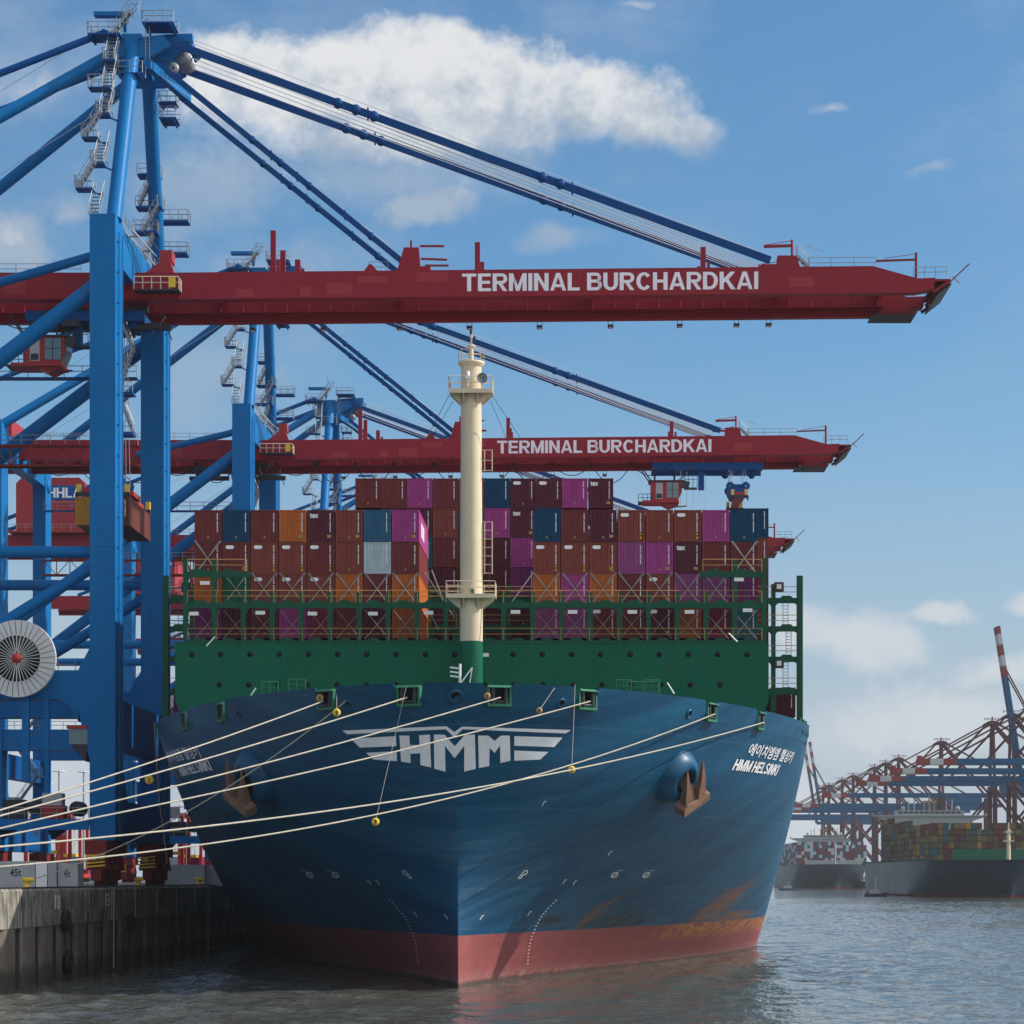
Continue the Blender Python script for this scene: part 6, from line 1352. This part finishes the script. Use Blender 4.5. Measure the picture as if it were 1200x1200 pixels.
for px, d, h, l in ((69, 610, 28, 'pale light mast left of the near crane leg'), (55, 640, 26, 'pale light mast farther left, low behind the blocks'), (210, 640, 20, 'short pale light mast beside the ship hull'), (98, 660, 30, 'pale light mast right next to the near crane leg')):
    yard_mast(PX(px, d), d, h, l)
yc = ['pale grey', 'crimson', 'blue', 'white', 'orange', 'green', 'navy blue']
rr = random.Random(21); n_y = 0
for k in range(16):
    px = [12, 30, 48, 60, 72, 84, 95, 196, 208, 220, 232, 244, 52, 78, 202, 228][k]; d = 560 if k < 12 else 556; z = QZ + (0 if k < 12 else CHT + 0.02)
    c = yc[k % len(yc)]; w_ = 'bottom' if k < 12 else 'upper'
    container(PX(px, d), d, z, c, f'{c} container on the far yard, {ORD[k if k < 12 else k - 12]} from left in its {w_} row', (), 'containers standing in the yard')

# ------------------------------------------------------------------ terminal across the water
FG = 'red legged cranes of the far terminal'
XFA, ZBO, ZAP = 226.0, 61.6, 96.5
def far_crane(d, label, raised=False):
    t = thing('harbour_crane', (XFA, d, 6.0), label, 'crane', FG)
    for (x, y) in ((XFA, -9), (XFA, 9), (XFA + 30, -9), (XFA + 30, 9)):
        mb = MB(); mb.box(x - 1.1, x + 1.1, d + y - 1.3, d + y + 1.3, 8.5, ZBO - 1.5); mb.box(x - 1.3, x + 1.3, d + y - 3.5, d + y + 3.5, 6.0, 8.5); mb.build('leg', 'far_red', t)
    mb = MB()
    for y in (-9, 9):
        mb.box(XFA + 1.1, XFA + 28.9, d + y - 0.9, d + y + 0.9, 18, 21); mb.tube((XFA + 0.5, d + y, 58), (XFA + 29.5, d + y, 22), 0.8, 8); mb.tube((XFA + 29.5, d + y, 58), (XFA + 14, d + y, 40), 0.7, 8)
        mb.tube((XFA, d + y * 0.9, ZBO), (XFA, d + y * 0.25, ZAP - 1), 0.9, 8); mb.tube((XFA + 30, d + y, ZBO), (XFA + 1, d + y * 0.3, ZAP - 2), 0.8, 8)
    for x in (XFA, XFA + 30): mb.box(x - 0.9, x + 0.9, d - 7.7, d + 7.7, 19, 22); mb.box(x - 0.9, x + 0.9, d - 7.7, d + 7.7, ZBO - 4.5, ZBO - 1.6)
    mb.build('portal_frame', 'far_red', t)
    mb = MB(); mb.box(XFA - 2.5, XFA + 2.5, d - 4, d + 4, ZAP - 2.5, ZAP - 0.5); mb.prism([(XFA - 5.5, ZAP - 2), (XFA + 5, ZAP - 2), (XFA + 2, ZAP), (XFA - 2, ZAP)], 'y', d - 3, d + 3); mb.rail((XFA - 5, d - 3, ZAP), (XFA + 5, d - 3, ZAP), 1.5, 2, 0.12); mb.box(XFA - 0.3, XFA + 0.3, d - 0.3, d + 0.3, ZAP, ZAP + 2.5)
    mb.build('tower_head', 'far_red', t)
    mb = MB(); mb.box(XFA - 6, XFA + 75, d - 4, d - 2, ZBO - 1.4, ZBO + 1.4); mb.box(XFA - 6, XFA + 75, d + 2, d + 4, ZBO - 1.4, ZBO + 1.4); mb.build('rear_girder', 'far_blue', t)
    mb = MB(); mb.box(XFA + 38, XFA + 60, d - 5, d + 5, ZBO + 1.6, ZBO + 8); mb.build('machinery_house', 'far_blue', t)
    hx, hz = XFA - 6.2, ZBO
    if raised: ax = Vector((-0.155, 0, 0.988))
    else: ax = Vector((-1, 0, 0))
    def seg(a, b, mat, nm):
        mb = MB()
        for y in (-3, 3): mb.beam((hx + ax.x * a, d + y, hz + ax.z * a), (hx + ax.x * b, d + y, hz + ax.z * b), 2.0, 2.8)
        for q in range(int((b - a) / 6) + 1): u = a + 0.5 + q * 6; mb.beam((hx + ax.x * u, d - 2, hz + ax.z * u), (hx + ax.x * u, d + 2, hz + ax.z * u), 0.8, 1.2)
        if mat == 'far_tip_red' and b > 69: mb.beam((hx + ax.x * 68, d - 3, hz + ax.z * 68 + (2 if not raised else 0)), (hx + ax.x * 70.5, d - 3, hz + ax.z * 70 + 2), 0.7, 1.4)
        mb.build(nm, mat, t)
    seg(0, 50 if raised else 52.5, 'far_blue', 'boom')
    bands = [(50, 55.5, 'far_tip_red'), (55.5, 61, 'far_white'), (61, 66.5, 'far_tip_red'), (66.5, 72, 'far_white'), (72, 76, 'far_tip_red')] if raised else [(52.5, 58.5, 'far_tip_red'), (58.5, 64.5, 'far_white'), (64.5, 70, 'far_tip_red')]
    for a, b, mt in bands: seg(a, b, mt, 'boom_band')
    mb = MB()
    for y in (-3, 3):
        for u in (26, 56):
            e = (hx + ax.x * u, d + y, hz + ax.z * u + (1.4 if not raised else 0)); mb.tube((XFA - 3, d + y * 0.8, ZAP - 1.5), e, 0.42, 6)
        mb.tube((XFA + 3, d + y * 0.8, ZAP - 1.5), (XFA + 62, d + y, ZBO + 1.4), 0.35, 6)
    mb.build('stay', 'far_red', t)
    return t
FL = [(1110, 'far crane at the right border, its lowered boom nearest of all', 0), (1240, 'far crane at the right border with its blue boom raised almost upright', 1), (1207, 'far crane with lowered boom just under the nearest one', 0),
      (1300, 'far crane whose red legs stand close to the right border', 0), (1362, 'far crane with the highest full red tower seen left of the raised boom', 0), (1560, 'far crane with the second tower left of the raised boom', 0),
      (1774, 'far crane with the third tower left of the raised boom', 0), (1851, 'far crane with the fourth tower left of the raised boom', 0), (1923, 'far crane with the fifth tower left of the raised boom', 0),
      (2078, 'far crane with the sixth tower left of the raised boom', 0), (2169, 'far crane with the seventh tower left of the raised boom', 0), (2290, 'far crane with upright boom, the right one of the distant pair', 1), (2345, 'far crane with upright boom, the left one of the distant pair', 1)]
for d, l, r in FL: far_crane(d, l, bool(r))

def far_hull(t, xs, ys, bm, zd, length, mats, split):
    k = bm / 61.0; kz = ZB / zd
    for s in (1, -1):
        mb = MB(); us = [(i / 26) ** 1.5 for i in range(27)]; zs = [-1, 0, 1.2] + [1.2 + (zd - 1.2) * i / 8 for i in range(1, 9)]; vs = []
        for z in zs:
            for u in us: h = B * min(u, 0.9999); vs.append((xs + s * h * k, ys + hull_y(h, max(0, z) * kz), z))
            vs.append((xs + s * B * k, ys + split + 60, z)); vs.append((xs + s * B * k, ys + length - 40, z)); vs.append((xs + s * (B - 6) * k, ys + length + z * 0.4, z))
        n = len(us) + 3
        for r in range(len(zs) - 1):
            for i in range(n - 1):
                a = (r * n + i, r * n + i + 1, (r + 1) * n + i + 1, (r + 1) * n + i); yy = vs[a[0]][1] - ys
                mb.f.append(a if s == 1 else tuple(reversed(a))); mb.mi.append(2 if zs[r] < 1.2 else (0 if yy < split else 1)); mb.sm.append(True)
        mb.v = vs
        if s == 1: pass
        mb.build('hull_side', mats, t)
    mb = MB(); row = [((B * min(u, 0.9999)) * k - 0.1, ys + hull_y(B * min(u, 0.9999), ZB) + 0.2) for u in us] + [(B * k - 0.1, ys + length - 2)]
    for (h0, y0), (h1, y1) in zip(row, row[1:]): mb.add([(xs - h0, y0, zd - 0.8), (xs + h0, y0, zd - 0.8), (xs + h1, y1, zd - 0.8), (xs - h1, y1, zd - 0.8)], [(0, 1, 2, 3)])
    mb.build('deck', 'frame_green', t)
def bridge(t, xs, y, z0, z1, w, mat='ship_white'):
    mb = MB(); mb.box(xs - w * 0.36, xs + w * 0.36, y, y + 12, z0, z1 - 3); mb.box(xs - w / 2, xs + w / 2, y - 1, y + 5, z1 - 3.2, z1 - 2.6); mb.box(xs - w * 0.30, xs + w * 0.30, y - 0.6, y + 9, z1 - 2.6, z1)
    for e in (-1, 1):
        mb.box(xs + e * w / 2 - 0.2, xs + e * w / 2 + 0.2, y - 1, y + 5, z1 - 2.6, z1 - 1.4); mb.prism([(xs + e * w * 0.36, z1 - 3.2), (xs + e * w * 0.5, z1 - 3.2), (xs + e * w * 0.36, z1 - 6)], 'y', y, y + 3)
    b = mb.build('deckhouse', mat, t)
    mb = MB()
    for i in range(12): x = xs - w * 0.28 + i * w * 0.56 / 12; mb.box(x, x + w * 0.036, y - 0.68, y - 0.6, z1 - 1.6, z1 - 0.6)
    mb.build('bridge_window', 'dark_steel', b)
    mb = MB(); mb.box(xs - 0.4, xs + 0.4, y + 2, y + 3, z1, z1 + 8); mb.box(xs - 4, xs + 4, y + 2.2, y + 2.8, z1 + 4.2, z1 + 5); mb.box(xs - 3, xs - 2.4, y + 2.2, y + 2.8, z1, z1 + 4.2); mb.box(xs + 2.4, xs + 3, y + 2.2, y + 2.8, z1, z1 + 4.2); mb.build('radar_mast', 'rail_yellow', b)
    mb = MB()
    for x, h in ((-11, 5), (-8, 6.5), (9, 5), (12, 6)): mb.tube((xs + x, y + 3, z1), (xs + x, y + 3, z1 + h), 0.35, 8)
    for x in (-14, 15): mb.lathe([(0, 0), (1.1, 0.3), (1.3, 1.2), (0.9, 2.1), (0, 2.4)], (xs + x, y + 3, z1), 'z', 14)
    mb.build('aerial', 'ship_white', b)
# nearer moored ship
s2 = thing('moored_ship', (184, 1050, 0), 'deeply laden dark container ship with yellow boxes and green breakwater at the right border', 'container ship')
far_hull(s2, 184, 1050, 60, 16.6, 340, ['far_hull_dark', 'far_hull_dark', 'bogie_red'], 62)
mb = MB(); mb.box(184 - 22, 184 + 22, 1082, 1082.6, 15.8, 21.4); mb.build('breakwater', 'deck_green', s2)
mb = MB(); mb.tube((185, 1072, 15.8), (185, 1072, 30), 1.0, 12, r2=0.8); mb.box(182.6, 187.4, 1071, 1073, 24.6, 25.2); mb.box(183.2, 186.8, 1071, 1073, 28.6, 29.2); mb.tube((185, 1072, 30), (185, 1072, 33), 0.3, 8); mb.build('foremast', 'mast_cream', s2)
bridge(s2, 181, 1290, 16, 44.5, 60)
mb = MB(); mb.rail((154.3, 1098, 15.8), (154.3, 1370, 15.8), 1.6, 3, 0.18); mb.build('railing', 'frame_green', s2)
FCG = 'containers on the dark ship across the water'
pal = ['yellow', 'yellow', 'olive', 'olive', 'rust', 'maroon', 'yellow', 'dark maroon', 'olive', 'rust', 'ochre', 'teal']
rr = random.Random(4); TW = ['lowest', 'second', 'third', 'fourth', 'fifth', 'sixth', 'seventh', 'eighth']
def plain_box(x, y, z, c, label, g):
    o = bpy.data.objects.new('shipping_container', cont_mesh(c)[0]); COL.objects.link(o); o.location = (x, y, z); return tag(o, label, 'container', g)
for i in range(17):
    c = pal[0]
    for r in range(6):
        if r == 0 or rr.random() < 0.55: c = pal[rr.randrange(len(pal))]
        if r == 5 and i in (3, 9, 10, 15): continue
        plain_box(154.8 + 2.5 * i + 1.25, 1096, 16.2 + 2.9 * r, c, f'{c} box, {TW[r]} tier, {ORD[i]} column from left on the dark far ship front', FCG)
for kbay in range(14):
    y = 1096 + 13.9 * (kbay + 1)
    if 1284 < y < 1303: continue
    for r in range((6 if kbay % 4 else 5) + (kbay + 2) // 6):
        if rr.random() < 0.7: c = pal[rr.randrange(len(pal))]
        plain_box(156.0, y, 16.2 + 2.9 * r, c, f'{c} box, {TW[r]} tier, {ORD[kbay]} bay from bow along the dark far ship side', FCG)
# farther moored ship
s3 = thing('moored_ship', (205, 2000, 0), 'distant blue grey container ship with white deckhouse beyond the big bow', 'container ship')
far_hull(s3, 205, 2000, 58, 20, 340, ['far_hull_dark', 'far_hull_dark', 'bogie_red'], 70)
bridge(s3, 205, 2120, 20, 46, 58)
mb = MB(); mb.box(205 - 24, 205 + 24, 2034, 2035, 19, 23.5); mb.build('breakwater', 'ship_white', s3)
mb = MB(); mb.tube((205, 2024, 19), (205, 2024, 38), 0.8, 8); mb.build('foremast', 'ship_white', s3)
mb = MB(); rr = random.Random(8); cols3 = ['crimson', 'pale grey', 'maroon', 'maroon', 'blue', 'rust', 'white', 'teal']
for i in range(23):
    for r in range(7 - (1 if i % 5 == 2 else 0)): x = 205 - 28.5 + 2.5 * i; mb.box(x, x + 2.44, 2048, 2060, 20 + 2.75 * r, 22.7 + 2.75 * r, rr.randrange(8))
for kb in range(18):
    y = 2048 + 14 * (kb + 1)
    for r in range(7 - (kb % 3 == 1)): mb.box(205 - 28.5, 205 - 26, y, y + 12.2, 20 + 2.75 * r, 22.7 + 2.75 * r, rr.randrange(8))
tag(mb.build('container_stacks', ['box ' + c for c in cols3]), 'red, white and grey containers stacked on the farthest ship', 'containers', 'containers on the farthest ship', 'stuff')
def boat(px, py, length, label):
    d = CAMZ * F / (py - CY); x = PX(px, d); t = thing('launch', (x, d, 0), label, 'boat'); l = length
    mb = MB(); o = [(-l / 2, 0), (-l * 0.42, -l * 0.13), (l * 0.25, -l * 0.14), (l / 2, 0), (l * 0.25, l * 0.14), (-l * 0.42, l * 0.13)]
    vs = [(x + a * 0.94, d + b * 0.8, -0.2) for a, b in o] + [(x + a, d + b, 1.2 + (0.7 if a > l * 0.4 else 0)) for a, b in o]
    mb.add(vs, [tuple(reversed(range(6))), tuple(range(6, 12))] + [(i, (i + 1) % 6, (i + 1) % 6 + 6, i + 6) for i in range(6)]); mb.build('hull', 'far_hull_dark', t)
    mb = MB(); mb.prism([(x - l * 0.25, 1.2), (x + l * 0.18, 1.2), (x + l * 0.12, 3.2), (x - l * 0.22, 3.2)], 'y', d - l * 0.1, d + l * 0.1); mb.build('cabin', 'ship_white', t)
    mb = MB(); mb.tube((x, d, 3.2), (x, d, 9.5 if l < 12 else 6), 0.12, 6); mb.build('mast', 'ship_white', t)
boat(1026, 1050.6, 11, 'small launch with a thin mast in front of the dark far ship')
boat(924, 1043.2, 14, 'small white launch on the water just right of the big bow')

# ------------------------------------------------------------------ harbour haze
mb = MB(); mb.box(-3000, 3000, -40, 5900, -1.2, 150)
hm = bpy.data.materials.new('haze_air'); hm.use_nodes = True; ht = hm.node_tree
for n in list(ht.nodes): ht.nodes.remove(n)
ho = ht.nodes.new('ShaderNodeOutputMaterial'); hv = ht.nodes.new('ShaderNodeVolumePrincipled')
hv.inputs['Color'].default_value = (0.80, 0.87, 0.95, 1); hv.inputs['Density'].default_value = 0.00005; hv.inputs['Anisotropy'].default_value = 0.0
ht.links.new(hv.outputs[0], ho.inputs['Volume'])
MATS['haze_air'] = hm
tag(mb.build('haze', 'haze_air'), kind='stuff')
